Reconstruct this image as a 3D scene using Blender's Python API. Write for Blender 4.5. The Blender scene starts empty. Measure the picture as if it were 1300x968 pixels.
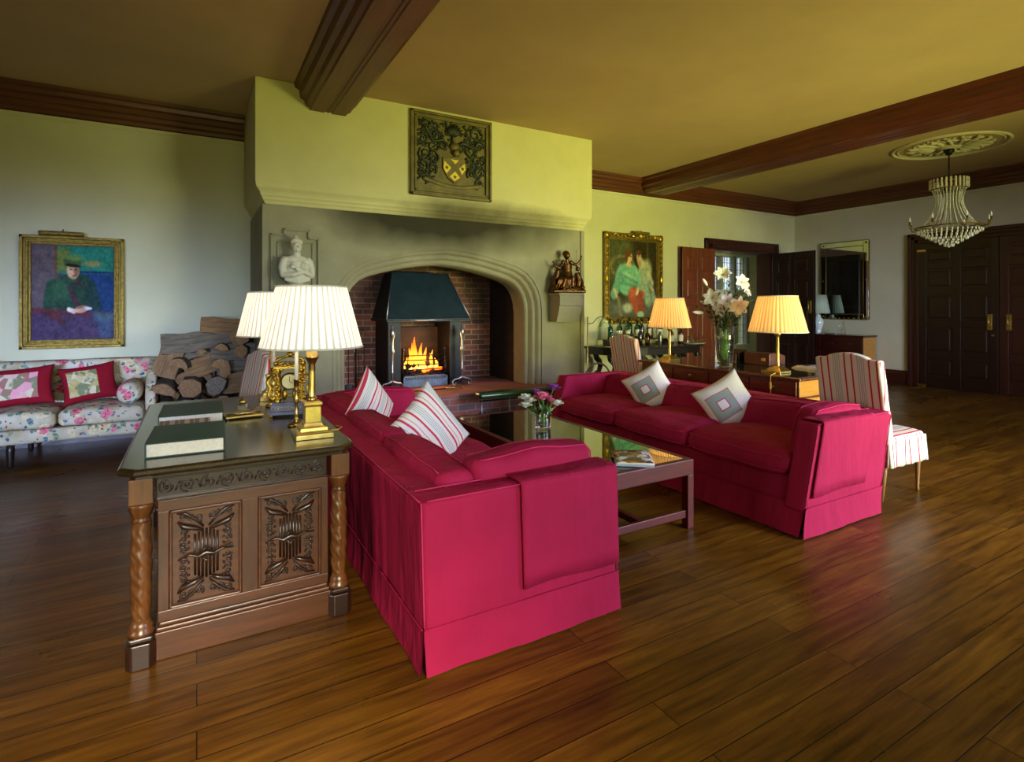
import bpy, bmesh, math, random
import numpy as np
from mathutils import Vector, Matrix
random.seed(7)
PI = math.pi
C = bpy.context.scene.collection
S = bpy.context.scene

# ------------------------------------------------------------------ camera
cam_d = bpy.data.cameras.new('camera'); cam = bpy.data.objects.new('camera', cam_d); C.objects.link(cam)
cam.location = (0, 0, 1.45); cam.rotation_euler = (PI/2, 0, math.radians(-29.9))
cam_d.sensor_width = 36; cam_d.lens = 36*696/1300; cam_d.shift_y = -94/1300
cam_d.clip_start = .05; cam_d.clip_end = 100
S.camera = cam
S.view_settings.view_transform = 'Standard'; S.view_settings.look = 'None'
S.view_settings.gamma = 1; S.view_settings.use_curve_mapping = False
S.view_settings.exposure = 0.0
S.cycles.use_denoising = True
S.cycles.max_bounces = 10; S.cycles.diffuse_bounces = 4; S.cycles.transparent_max_bounces = 24
S.cycles.sample_clamp_indirect = 6; S.cycles.caustics_reflective = False; S.cycles.caustics_refractive = False

# ------------------------------------------------------------------ world and daylight
W = bpy.data.worlds.new('sky'); S.world = W; W.use_nodes = True
wn = W.node_tree; wb = wn.nodes['Background']
_tc = wn.nodes.new('ShaderNodeTexCoord'); _sp = wn.nodes.new('ShaderNodeSeparateXYZ'); _rp = wn.nodes.new('ShaderNodeValToRGB')
wn.links.new(_tc.outputs['Generated'], _sp.inputs[0]); wn.links.new(_sp.outputs[2], _rp.inputs[0]); wn.links.new(_rp.outputs[0], wb.inputs['Color'])
_rp.color_ramp.elements[0].position = .0; _rp.color_ramp.elements[0].color = (.10, .11, .02, 1)      # lawn and trees below the horizon
_rp.color_ramp.elements[1].position = .025; _rp.color_ramp.elements[1].color = (.72, .86, 1, 1)      # overcast sky above
wb.inputs['Strength'].default_value = 2.2

def area(name, loc, target, sx, sy, power, color, spread=180):
    d = bpy.data.lights.new(name, 'AREA'); d.shape = 'RECTANGLE'; d.size = sx; d.size_y = sy
    d.energy = power; d.color = color; d.spread = math.radians(spread)
    o = bpy.data.objects.new(name, d); C.objects.link(o); o.location = loc
    o.rotation_euler = (Vector(target)-Vector(loc)).to_track_quat('-Z', 'Y').to_euler()
    return o
# low sky light by the tall windows behind the camera, travelling slightly downwards; the added fills are marked
area('day_and_fill_light', (6.4, -2.74, 1.7), (11.0, 6.4, .7), 3.4, .9, 42, (.52, .58, .82), 40)
area('day_and_fill_light', (0.4, -2.75, 1.7), (1.4, 7.4, .8), 2.6, .9, 7, (.5, .65, .8), 30)
area('day_and_fill_light', (6.4, -2.73, 2.3), (4.2, 2.5, 0.), 3.4, 1.2, 92, (.62, .68, 1.), 60)
area('day_and_fill_light', (-3.0, -2.75, 1.6), (-1.2, 7.4, .75), 2.0, .8, 24, (.46, .60, 1.0), 22)  # added fill for the lower left wall; no window opens here
area('day_and_fill_light', (-4.4, 1.5, 1.6), (1.0, 3.5, .2), 2.0, 1.2, 30, (.46, .40, .38), 70)  # added fill on the sofa back and left floor; this wall is solid
area('day_and_fill_light', (-0.3, -2.73, 2.5), (-0.1, 1.4, 0.), 1.6, .8, 38, (.66, .56, .42), 32)  # extra steep fill, added to brighten the near floor and desk end
area('day_and_fill_light', (10.9, 9.3, 1.6), (10.9, 7.4, 1.3), 1.4, 2.0, 14, (.7, .85, .9), 180)   # outside the lobby window
# light thrown up from the sunlit lawn outside the same windows
area('lawn_light', (6.4, -2.72, .8), (5.4, 7.1, 3.15), 3.4, .8, 118, (.98, 1.03, .29), 72)
area('lawn_light', (0.4, -2.72, .8), (2.0, 7.4, 3.3), 2.6, .8, 15, (.95, 1.0, .2), 80)

# ------------------------------------------------------------------ node helpers
def lin(c):
    return tuple(((v/255)/12.92 if v/255 <= .04045 else ((v/255+.055)/1.055)**2.4) for v in c)
def newmat(name):
    m = bpy.data.materials.new(name); m.use_nodes = True
    return m, m.node_tree, m.node_tree.nodes['Principled BSDF']
def nd(nt, kind, **kw):
    n = nt.nodes.new(kind)
    for k, v in kw.items():
        if k.startswith('i_'): n.inputs[k[2:].replace('_', ' ')].default_value = v
        else: setattr(n, k, v)
    return n
def ramp(nt, src, stops, interp='LINEAR'):
    r = nt.nodes.new('ShaderNodeValToRGB'); r.color_ramp.interpolation = interp
    els = r.color_ramp.elements
    while len(els) < len(stops): els.new(.5)
    for e, (p, c) in zip(els, stops):
        e.position = p; e.color = (*c, 1)
    nt.links.new(src, r.inputs[0]); return r.outputs[0]
def coords(nt, scale=(1, 1, 1), out='Object', rot=(0, 0, 0)):
    t = nt.nodes.new('ShaderNodeTexCoord'); mp = nt.nodes.new('ShaderNodeMapping')
    mp.inputs['Scale'].default_value = scale; mp.inputs['Rotation'].default_value = rot
    nt.links.new(t.outputs[out], mp.inputs[0]); return mp.outputs[0]
def noise(nt, vec, scale, detail=4, rough=.55):
    n = nd(nt, 'ShaderNodeTexNoise', i_Scale=scale, i_Detail=detail, i_Roughness=rough)
    nt.links.new(vec, n.inputs['Vector']); return n.outputs['Fac']
def bump(nt, b, h, strength, dist=.01):
    n = nd(nt, 'ShaderNodeBump', i_Strength=strength, i_Distance=dist)
    nt.links.new(h, n.inputs['Height']); nt.links.new(n.outputs[0], b.inputs['Normal'])
def mixc(nt, fac, a, b, mode='MIX'):
    n = nd(nt, 'ShaderNodeMix', data_type='RGBA', blend_type=mode)
    for i, v in ((0, fac), (6, a), (7, b)):
        if isinstance(v, (int, float)): n.inputs[i].default_value = v
        elif isinstance(v, tuple): n.inputs[i].default_value = (*v, 1)
        else: nt.links.new(v, n.inputs[i])
    return n.outputs[2]
def mth(nt, op, a, b=0.0, clamp=False):
    n = nd(nt, 'ShaderNodeMath', operation=op, use_clamp=clamp)
    for i, v in ((0, a), (1, b)):
        if isinstance(v, (int, float)): n.inputs[i].default_value = v
        else: nt.links.new(v, n.inputs[i])
    return n.outputs[0]

def plain(name, c, rough=.5, metal=0, nscale=8, var=.15, bmp=0, spec=.5, coat=0):
    m, nt, b = newmat(name); c = lin(c)
    v = coords(nt); f = noise(nt, v, nscale)
    col = ramp(nt, f, [(.3, tuple(x*(1-var) for x in c)), (.7, tuple(min(1, x*(1+var)) for x in c))])
    nt.links.new(col, b.inputs['Base Color'])
    b.inputs['Roughness'].default_value = rough; b.inputs['Metallic'].default_value = metal
    b.inputs['Specular IOR Level'].default_value = spec; b.inputs['Coat Weight'].default_value = coat
    if bmp: bump(nt, b, noise(nt, v, nscale*6), bmp)
    return m
def wood(name, c1, c2, rough=.35, axis='Z', scale=1, coat=.2, bmp=.15):
    m, nt, b = newmat(name)
    sc = {'X': (1.2, 14, 14), 'Y': (14, 1.2, 14), 'Z': (14, 14, 1.2)}[axis]
    v = coords(nt, tuple(s*scale for s in sc)); f = noise(nt, v, 2.2, 8, .65)
    big = noise(nt, coords(nt), 1.7*scale, 2)
    col = ramp(nt, f, [(.3, lin(c1)), (.68, lin(c2))])
    col = mixc(nt, mth(nt, 'MULTIPLY', big, .5), col, lin(c1))
    nt.links.new(col, b.inputs['Base Color']); b.inputs['Roughness'].default_value = rough
    b.inputs['Coat Weight'].default_value = coat; b.inputs['Coat Roughness'].default_value = .2
    if bmp: bump(nt, b, f, bmp, .003)
    return m
def cloth(name, c, rough=.85, sheen=.25, wrinkle=.5, wscale=5, weave=.12):
    m, nt, b = newmat(name); c = lin(c); v = coords(nt)
    f = noise(nt, v, 3, 3)
    nt.links.new(ramp(nt, f, [(.3, tuple(x*.9 for x in c)), (.7, tuple(min(1, x*1.08) for x in c))]), b.inputs['Base Color'])
    b.inputs['Roughness'].default_value = rough; b.inputs['Sheen Weight'].default_value = 0
    b.inputs['Specular IOR Level'].default_value = .2
    w = mth(nt, 'ADD', noise(nt, v, wscale, 3, .5), mth(nt, 'MULTIPLY', noise(nt, coords(nt, (9, 9, 1.4)), 1.0, 3, .55), .8)); fine = noise(nt, v, 260, 1)
    h = mth(nt, 'ADD', w, mth(nt, 'MULTIPLY', fine, weave*.1))
    bump(nt, b, h, wrinkle, .03)
    return m
def metal(name, c, rough=.28, var=.2):
    return plain(name, c, rough, 1.0, 20, var)
def glass(name, c=(255, 255, 255), rough=.02, ior=1.45, tint=.0):
    """thin-walled clear glass: see-through with a mirror-like sheen that grows at grazing angles"""
    m, nt, b = newmat(name); out = nt.nodes['Material Output']; nt.nodes.remove(b)
    t = nd(nt, 'ShaderNodeBsdfTransparent'); t.inputs[0].default_value = (*[.97*v**.5 if c != (255, 255, 255) else .96 for v in lin(c)], 1)
    g = nd(nt, 'ShaderNodeBsdfGlossy'); g.inputs['Roughness'].default_value = max(.02, rough); g.inputs[0].default_value = (.95, .95, .95, 1)
    fr = nd(nt, 'ShaderNodeFresnel', i_IOR=ior+.1); mx = nd(nt, 'ShaderNodeMixShader')
    nt.links.new(mth(nt, 'MULTIPLY', fr.outputs[0], .75, True), mx.inputs[0]); nt.links.new(t.outputs[0], mx.inputs[1]); nt.links.new(g.outputs[0], mx.inputs[2])
    nt.links.new(mx.outputs[0], out.inputs[0]); return m
def emis(name, c, s):
    m, nt, b = newmat(name); b.inputs['Base Color'].default_value = (*lin(c), 1)
    b.inputs['Emission Color'].default_value = (*lin(c), 1); b.inputs['Emission Strength'].default_value = s
    return m

MAT = {}
# walls: cream distemper
def wallmat():
    m, nt, b = newmat('cream_distemper'); v = coords(nt)
    f = noise(nt, v, 1.3, 6, .6)
    nt.links.new(ramp(nt, f, [(.35, lin((200, 196, 162))), (.65, lin((210, 206, 172)))]), b.inputs['Base Color'])
    b.inputs['Roughness'].default_value = .85; b.inputs['Specular IOR Level'].default_value = .2
    bump(nt, b, noise(nt, v, 9, 5), .12, .02); return m
MAT['wall'] = wallmat()
MAT['ceiling'] = plain('ceiling_distemper', (184, 158, 118), .9, 0, 1.2, .06, .05, .15)
def stonemat():
    m, nt, b = newmat('dressed_stone'); v = coords(nt)
    f = noise(nt, v, 2.5, 7, .6)
    col = ramp(nt, f, [(.3, lin((138, 134, 110))), (.7, lin((158, 154, 128)))])
    # smoke staining above the arch: a soot stain with a shape of its own
    sep = nd(nt, 'ShaderNodeSeparateXYZ'); g = nt.nodes.new('ShaderNodeNewGeometry'); nt.links.new(g.outputs['Position'], sep.inputs[0])
    dx = mth(nt, 'DIVIDE', mth(nt, 'ADD', sep.outputs[0], -2.75), 2.0); dz = mth(nt, 'DIVIDE', mth(nt, 'ADD', sep.outputs[2], -2.62), .62)
    d = mth(nt, 'ADD', mth(nt, 'MULTIPLY', dx, dx), mth(nt, 'MULTIPLY', dz, dz))
    d = mth(nt, 'ADD', d, mth(nt, 'MULTIPLY', mth(nt, 'ADD', noise(nt, v, 1.1, 3), -.5), .9))
    s = mth(nt, 'MULTIPLY', mth(nt, 'SUBTRACT', 1, d, True), 1.3, True)
    s = mth(nt, 'MULTIPLY', s, .88)
    col = mixc(nt, s, col, lin((24, 18, 6)))
    nt.links.new(col, b.inputs['Base Color'])
    br = nd(nt, 'ShaderNodeTexBrick', i_Scale=1, i_Mortar_Size=.003, i_Brick_Width=.85, i_Row_Height=.33)
    cb = nd(nt, 'ShaderNodeCombineXYZ'); nt.links.new(sep.outputs[0], cb.inputs[0]); nt.links.new(sep.outputs[2], cb.inputs[1]); nt.links.new(cb.outputs[0], br.inputs['Vector'])
    b.inputs['Roughness'].default_value = .85; b.inputs['Specular IOR Level'].default_value = .12
    h = mth(nt, 'ADD', mth(nt, 'MULTIPLY', f, .4), mth(nt, 'MULTIPLY', br.outputs['Fac'], -.5))
    bump(nt, b, h, .35, .01); return m
MAT['stone'] = stonemat()
def breastmat():
    m, nt, b = newmat('chimney_plaster'); v = coords(nt)
    f = noise(nt, v, 1.6, 6, .6)
    col = ramp(nt, f, [(.35, lin((196, 190, 136))), (.65, lin((206, 200, 146)))])
    sep = nd(nt, 'ShaderNodeSeparateXYZ'); g = nt.nodes.new('ShaderNodeNewGeometry'); nt.links.new(g.outputs['Position'], sep.inputs[0])
    dx = mth(nt, 'DIVIDE', mth(nt, 'ADD', sep.outputs[0], -3.1), 1.5); dz = mth(nt, 'DIVIDE', mth(nt, 'ADD', sep.outputs[2], -2.54), .26)
    d = mth(nt, 'ADD', mth(nt, 'MULTIPLY', dx, dx), mth(nt, 'MULTIPLY', dz, dz))
    d = mth(nt, 'ADD', d, mth(nt, 'MULTIPLY', mth(nt, 'ADD', noise(nt, v, 1.8, 5), -.5), 1.2))
    col = mixc(nt, mth(nt, 'MULTIPLY', mth(nt, 'SUBTRACT', 1, d, True), .85), col, lin((60, 48, 20)))
    nt.links.new(col, b.inputs['Base Color']); b.inputs['Roughness'].default_value = .85
    bump(nt, b, noise(nt, v, 10, 5), .15, .02); return m
MAT['breast'] = breastmat()
def brickmat(name, a, b2, mortar, soot=0):
    m, nt, b = newmat(name)
    sep = nd(nt, 'ShaderNodeSeparateXYZ'); g = nt.nodes.new('ShaderNodeNewGeometry'); nt.links.new(g.outputs['Position'], sep.inputs[0])
    cb = nd(nt, 'ShaderNodeCombineXYZ'); nt.links.new(mth(nt, 'ADD', sep.outputs[0], sep.outputs[1]), cb.inputs[0]); nt.links.new(sep.outputs[2], cb.inputs[1])
    br = nd(nt, 'ShaderNodeTexBrick', i_Scale=1, i_Mortar_Size=.007, i_Brick_Width=.225, i_Row_Height=.075, i_Bias=-.1)
    br.inputs['Color1'].default_value = (*lin(a), 1); br.inputs['Color2'].default_value = (*lin(b2), 1); br.inputs['Mortar'].default_value = (*lin(mortar), 1)
    nt.links.new(cb.outputs[0], br.inputs['Vector'])
    f = mth(nt, 'ADD', noise(nt, coords(nt), 3, 5), mth(nt, 'MULTIPLY', mth(nt, 'SUBTRACT', sep.outputs[2], 1.15), .32))
    col = mixc(nt, ramp(nt, f, [(.42, (0, 0, 0)), (.70, (soot, soot, soot))]), br.outputs['Color'], lin((22, 18, 16)))
    nt.links.new(col, b.inputs['Base Color']); b.inputs['Roughness'].default_value = .85
    bump(nt, b, mth(nt, 'ADD', mth(nt, 'MULTIPLY', br.outputs['Fac'], -1), mth(nt, 'MULTIPLY', noise(nt, coords(nt), 40), .3)), .5, .01); return m
MAT['brick'] = brickmat('fireplace_brick', (160, 88, 70), (104, 66, 58), (158, 146, 134), .75)
MAT['brick_sooty'] = brickmat('sooty_brick', (52, 34, 26), (30, 22, 18), (34, 30, 25), .9)
MAT['hearth'] = brickmat('hearth_brick', (168, 100, 84), (104, 88, 92), (150, 138, 130), .3)
def floormat():
    m, nt, b = newmat('polished_oak_boards')
    g = nt.nodes.new('ShaderNodeNewGeometry')
    br = nd(nt, 'ShaderNodeTexBrick', i_Scale=1, i_Mortar_Size=.0022, i_Brick_Width=2.3, i_Row_Height=.135, i_Mortar_Smooth=.2, offset=.37, offset_frequency=2)
    br.inputs['Color1'].default_value = (0, 0, 0, 1); br.inputs['Color2'].default_value = (1, 1, 1, 1); br.inputs['Mortar'].default_value = (.3, .3, .3, 1)
    nt.links.new(g.outputs['Position'], br.inputs['Vector'])
    # shift the grain per board
    mp = nt.nodes.new('ShaderNodeMapping'); mp.inputs['Scale'].default_value = (1.1, 13, 1); nt.links.new(g.outputs['Position'], mp.inputs[0])
    off = nd(nt, 'ShaderNodeVectorMath', operation='MULTIPLY_ADD'); nt.links.new(br.outputs['Color'], off.inputs[0]); off.inputs[1].default_value = (9, 5, 3); nt.links.new(mp.outputs[0], off.inputs[2])
    f = noise(nt, off.outputs[0], 2.2, 8, .62)
    col = ramp(nt, f, [(.28, lin((66, 40, 8))), (.5, lin((108, 70, 16))), (.75, lin((142, 98, 28)))])
    tint = ramp(nt, br.outputs['Color'], [(0, (.62, .58, .5)), (.5, (.85, .84, .78)), (1, (1.1, 1.1, 1.0))])
    col = mixc(nt, 1.0, col, tint, 'MULTIPLY')
    col = mixc(nt, br.outputs['Fac'], col, lin((20, 10, 5)))
    nt.links.new(col, b.inputs['Base Color'])
    rr = ramp(nt, noise(nt, g.outputs['Position'], 1.5, 5), [(.3, (.24, .24, .24)), (.7, (.4, .4, .4))])
    nt.links.new(rr, b.inputs['Roughness']); b.inputs['Specular IOR Level'].default_value = .3
    bump(nt, b, mth(nt, 'ADD', mth(nt, 'MULTIPLY', br.outputs['Fac'], -1), mth(nt, 'MULTIPLY', f, .12)), .3, .006)
    return m
MAT['floor'] = floormat()
MAT['beam'] = wood('beam_wood', (70, 28, 8), (112, 52, 18), .45, 'Y', .7)
MAT['beamx'] = wood('cornice_wood', (70, 30, 8), (112, 54, 18), .45, 'X', .7)
MAT['darkdoor'] = wood('dark_oak_door', (40, 10, 6), (70, 22, 10), .42, 'Z', .7)
MAT['blackdoor'] = wood('blackened_door', (26, 7, 4), (44, 13, 8), .38, 'Z', .7)
MAT['reddoor'] = wood('mahogany_door', (84, 36, 16), (140, 68, 30), .35, 'Z', .6)
MAT['carved'] = wood('carved_oak', (50, 27, 12), (100, 58, 28), .38, 'Z', 1, .15)
MAT['carvedx'] = wood('carved_oak_rail', (54, 29, 13), (104, 60, 30), .38, 'X', 1, .15)
MAT['carvedark'] = wood('carved_oak_dark', (28, 16, 12), (58, 34, 22), .3, 'X', 1, .3)
MAT['column'] = wood('column_oak', (66, 38, 14), (128, 80, 36), .32, 'Z', 1, .35)
MAT['desktop'] = wood('desk_top_oak', (34, 26, 14), (66, 50, 26), .2, 'Y', 1, .5)
MAT['mahog'] = wood('red_mahogany', (62, 10, 5), (104, 22, 9), .45, 'X', 1, 0)
MAT['walnut'] = wood('brown_walnut', (64, 30, 12), (124, 68, 26), .25, 'Y', 1, .4)
MAT['honey'] = wood('honey_veneer', (160, 104, 34), (206, 148, 62), .28, 'X', .8, .4)
MAT['legwood'] = wood('beech_leg', (120, 84, 44), (160, 118, 70), .35, 'Z', 1.5)
MAT['darkwood'] = wood('black_oak', (22, 14, 10), (44, 28, 18), .4, 'X', 1)
MAT['rose'] = cloth('crimson_cotton', (162, 24, 68), .8, .3, .9, 4)
MAT['rose_seam'] = cloth('crimson_piping', (190, 46, 92), .8, .2, .1, 9)
MAT['white_cloth'] = cloth('white_linen', (232, 228, 226), .85, .1, .3, 7)
MAT['brass'] = metal('brass', (190, 164, 96), .28)
MAT['gilt'] = metal('gilt', (196, 158, 60), .35, .35)
MAT['oldgilt'] = plain('old_gilt', (132, 108, 44), .4, .7, 30, .5, .4)
MAT['bronze'] = plain('bronze', (92, 62, 30), .35, .85, 30, .4)
MAT['iron'] = plain('black_iron', (34, 34, 36), .45, .7, 20, .3, .1)
MAT['steel'] = plain('polished_iron', (150, 152, 158), .3, .9, 20, .3)
MAT['hood'] = plain('blue_grey_hood', (32, 52, 62), .5, .3, 6, .25, .1)
MAT['marble'] = plain('grey_marble', (96, 98, 120), .25, 0, 12, .35)
MAT['bust'] = plain('white_marble', (206, 204, 184), .5, 0, 9, .05)
MAT['glass'] = glass('clear_glass')
MAT['water'] = glass('water', (240, 250, 245), 0, 1.33)
MAT['crystal'] = glass('cut_crystal', (255, 252, 235), .08, 1.7)
MAT['mirror'] = plain('mirror_glass', (190, 195, 190), .03, 1, 3, .02)
MAT['greenleather'] = plain('green_leather', (24, 74, 30), .3, 0, 30, .15, .1, .5, .4)
MAT['leaf'] = plain('green_leaf', (52, 92, 30), .45, 0, 18, .35)
MAT['darkleaf'] = plain('dark_leaf', (24, 48, 18), .5, 0, 18, .35)
MAT['stem'] = plain('flower_stem', (96, 150, 52), .45, 0, 18, .3)
MAT['lily'] = plain('lily_petal', (246, 248, 240), .5, 0, 30, .04)
MAT['paper'] = plain('paper_edges', (226, 220, 204), .7, 0, 90, .08)
MAT['greencover'] = plain('green_bookcloth', (22, 62, 52), .45, 0, 60, .12, .1)
MAT['candle'] = plain('candle_wax', (240, 234, 214), .5, 0, 5, .02)
MAT['bark'] = plain('log_bark', (62, 52, 40), .9, 0, 14, .45, .7)
MAT['logend'] = wood('split_wood', (96, 70, 46), (172, 132, 88), .9, 'X', 1.6, 0, .5)
MAT['loggrey'] = wood('weathered_split_wood', (70, 62, 52), (138, 126, 108), .9, 'X', 1.6, 0, .5)
MAT['plaster_w'] = plain('white_plaster', (206, 196, 158), .8, 0, 9, .06)
MAT['cable'] = plain('cord', (190, 160, 60), .5, 0, 9, .1)

# ------------------------------------------------------------------ mesh builder
class MB:
    def __init__(s): s.bm = bmesh.new(); s.mi = 0; s.uv = None
    def add(s, verts, faces, smooth=False, uvs=None):
        vs = [s.bm.verts.new(v) for v in verts]
        if uvs is not None and s.uv is None: s.uv = s.bm.loops.layers.uv.new('UVMap')
        for f in faces:
            try: fc = s.bm.faces.new([vs[i] for i in f])
            except ValueError: continue
            fc.material_index = s.mi; fc.smooth = smooth
            if uvs is not None:
                for lp, i in zip(fc.loops, f): lp[s.uv].uv = uvs[i]
        return s
    def mat(s, i): s.mi = i; return s
    def box(s, x0, x1, y0, y1, z0, z1, M=None):
        v = [Vector((x, y, z)) for x in (x0, x1) for y in (y0, y1) for z in (z0, z1)]
        if M is not None: v = [M @ p for p in v]
        return s.add(v, [(0, 1, 3, 2), (4, 6, 7, 5), (0, 4, 5, 1), (2, 3, 7, 6), (0, 2, 6, 4), (1, 5, 7, 3)])
    def chbox(s, x0, x1, y0, y1, z0, z1, c=.005, M=None):
        """box with chamfered edges"""
        return s.soft(x0, x1, y0, y1, z0, z1, c, .5, M=M, seg=1, smooth=False)
    def soft(s, x0, x1, y0, y1, z0, z1, r, step=.06, M=None, fn=None, seg=3, smooth=True):
        lo = Vector((x0, y0, z0)); hi = Vector((x1, y1, z1))
        r = min(r, (x1-x0)/2*.999, (y1-y0)/2*.999, (z1-z0)/2*.999)
        ax = []
        for i in range(3):
            a, b = lo[i], hi[i]
            e = [r*(1-math.tan(PI/4*(1-k/seg))) for k in range(seg+1)] if seg > 1 else [0, r]
            n = max(1, int((b-a-2*r)/step)) if b-a > 2*r+1e-6 else 1
            pts = [a+t for t in e] + [a+r+(b-a-2*r)*k/n for k in range(1, n)] + [b-t for t in reversed(e)]
            ax.append(pts)
        vmap = {}; V = []; Fc = []
        def vid(i, j, k):
            key = (i, j, k)
            if key not in vmap:
                p = Vector((ax[0][i], ax[1][j], ax[2][k]))
                q = Vector(tuple(min(max(p[t], lo[t]+r), hi[t]-r) for t in range(3)))
                d = p-q
                if seg == 1:
                    if (abs(d[0]) > 1e-9)+(abs(d[1]) > 1e-9)+(abs(d[2]) > 1e-9) > 1: p = q + d.normalized()*r
                elif d.length > 1e-9: p = q + d.normalized()*r
                if fn: p = fn(p)
                if M is not None: p = M @ p
                vmap[key] = len(V); V.append(p)
            return vmap[key]
        n = [len(a)-1 for a in ax]
        for a, b, c in ((0, 1, 2), (1, 2, 0), (2, 0, 1)):
            for side in (0, n[c]):
                for i in range(n[a]):
                    for j in range(n[b]):
                        q = []
                        for di, dj in ((0, 0), (1, 0), (1, 1), (0, 1)):
                            idx = [0, 0, 0]; idx[a] = i+di; idx[b] = j+dj; idx[c] = side
                            q.append(vid(*idx))
                        if side == 0: q.reverse()
                        Fc.append(q)
        return s.add(V, Fc, smooth)
    def lathe(s, prof, x=0, y=0, z=0, n=24, M=None, smooth=True, rf=None, cap=True):
        V = []; Fc = []
        for r, h in prof:
            for k in range(n):
                a = 2*PI*k/n; rr = r*(rf(a, h) if rf else 1)
                p = Vector((rr*math.cos(a), rr*math.sin(a), h))
                if M is not None: p = M @ p
                V.append(p+Vector((x, y, z)))
        m = len(prof)
        for i in range(m-1):
            for k in range(n):
                k2 = (k+1) % n; Fc.append((i*n+k, i*n+k2, (i+1)*n+k2, (i+1)*n+k))
        if cap:
            if prof[0][0] > 1e-5: Fc.append(tuple(reversed(range(n))))
            if prof[-1][0] > 1e-5: Fc.append(tuple((m-1)*n+k for k in range(n)))
        return s.add(V, Fc, smooth)
    def sqlathe(s, prof, x=0, y=0, z=0, rot=0):
        """square-section stack: prof of (half width, height)"""
        M = Matrix.Rotation(rot+PI/4, 4, 'Z')
        return s.lathe([(r*math.sqrt(2), h) for r, h in prof], x, y, z, 4, M, False)
    def tube(s, pts, r, n=8, closed=False, smooth=True, flat=None):
        pts = [Vector(p) for p in pts]; V = []; Fc = []; m = len(pts)
        up = None
        for i, p in enumerate(pts):
            if closed: t = pts[(i+1) % m]-pts[i-1]
            else: t = pts[min(i+1, m-1)]-pts[max(i-1, 0)]
            t.normalize()
            if up is None:
                up = Vector((0, 0, 1)) if abs(t.z) < .9 else Vector((1, 0, 0))
            a = t.cross(up)
            if a.length < 1e-6: a = t.orthogonal()
            a.normalize(); b = a.cross(t).normalized(); up = b
            rr = r[i] if isinstance(r, (list, tuple)) else r
            for k in range(n):
                an = 2*PI*k/n; V.append(p + a*math.cos(an)*rr + b*math.sin(an)*rr)
        for i in range(m if closed else m-1):
            i2 = (i+1) % m
            for k in range(n):
                k2 = (k+1) % n; Fc.append((i*n+k, i*n+k2, i2*n+k2, i2*n+k))
        if not closed: Fc += [tuple(reversed(range(n))), tuple((m-1)*n+k for k in range(n))]
        return s.add(V, Fc, smooth)
    def prism(s, poly, axis, a, b, smooth=False):
        """poly: 2D points in the two other axes (cyclic order), extruded from a to b along axis"""
        def P(u, v, w): return {'X': (w, u, v), 'Y': (u, w, v), 'Z': (u, v, w)}[axis]
        n = len(poly)
        V = [P(u, v, a) for u, v in poly]+[P(u, v, b) for u, v in poly]
        F = [tuple(range(n)), tuple(reversed(range(n, 2*n)))]+[(k, k+n, (k+1) % n+n, (k+1) % n) for k in range(n)]
        return s.add(V, F, smooth)
    def ball(s, c, r, n=12, M=None, sc=(1, 1, 1)):
        m = max(4, n//2)
        prof = [(max(1e-6, math.sin(PI*i/m))*r, -math.cos(PI*i/m)*r) for i in range(m+1)]
        T = Matrix.Translation(c) @ (M if M is not None else Matrix.Identity(4)) @ Matrix.Diagonal((*sc, 1))
        return s.lathe(prof, n=n, M=T, cap=False)
    def grid(s, fn, nu, nv, smooth=True, uv=False, flip=False):
        V = [fn(i/nu, j/nv) for i in range(nu+1) for j in range(nv+1)]
        F = []
        for i in range(nu):
            for j in range(nv):
                a = i*(nv+1)+j; q = (a, a+nv+1, a+nv+2, a+1)
                F.append(tuple(reversed(q)) if flip else q)
        return s.add(V, F, smooth, [(i/nu, j/nv) for i in range(nu+1) for j in range(nv+1)] if uv else None)
    def build(s, name, mats, parent=None, bevel=0, weld=True, recalc=True, loc=None):
        if weld: bmesh.ops.remove_doubles(s.bm, verts=s.bm.verts, dist=1e-5)
        if recalc: bmesh.ops.recalc_face_normals(s.bm, faces=s.bm.faces)
        me = bpy.data.meshes.new(name); s.bm.to_mesh(me); s.bm.free()
        if not isinstance(mats, (list, tuple)): mats = [mats]
        for m in mats: me.materials.append(MAT[m] if isinstance(m, str) else m)
        o = bpy.data.objects.new(name, me); C.objects.link(o)
        if parent is not None: o.parent = parent
        if loc is not None: o.location = loc
        if bevel:
            b = o.modifiers.new('bevel', 'BEVEL'); b.width = bevel; b.segments = 2; b.limit_method = 'ANGLE'
        return o

def thing(name, label, cat, loc=(0, 0, 0), rz=0, group=None):
    o = bpy.data.objects.new(name, None); C.objects.link(o); o.empty_display_size = .1
    o.location = loc; o.rotation_euler = (0, 0, rz)
    return tag(o, label, cat, group)
def tag(o, label, cat, group=None):
    o['label'] = label; o['category'] = cat
    if group: o['group'] = group
    return o
def struct(o): o['kind'] = 'structure'; return o
def kids(o): return [c for c in list(bpy.data.objects) if c.parent == o]
def copy_tree(o, parent=None):
    c = o.copy(); C.objects.link(c)
    c.parent = parent
    for ch in kids(o): copy_tree(ch, c)
    return c
def hidecopy(src, label, loc, rz=0, scale=None):
    c = copy_tree(src); c.location = loc; c.rotation_euler = (0, 0, rz); c['label'] = label
    if scale: c.scale = (scale,)*3
    return c
def spiral(cx, cz, r0, turns, a0, sgn=1, n=26):
    """flat spiral in x,z from outside in"""
    out = []
    for i in range(n+1):
        t = i/n; r = r0*(1-t*.88); a = a0+sgn*turns*2*PI*t
        out.append((cx+r*math.cos(a), cz+r*math.sin(a)))
    return out
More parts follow.
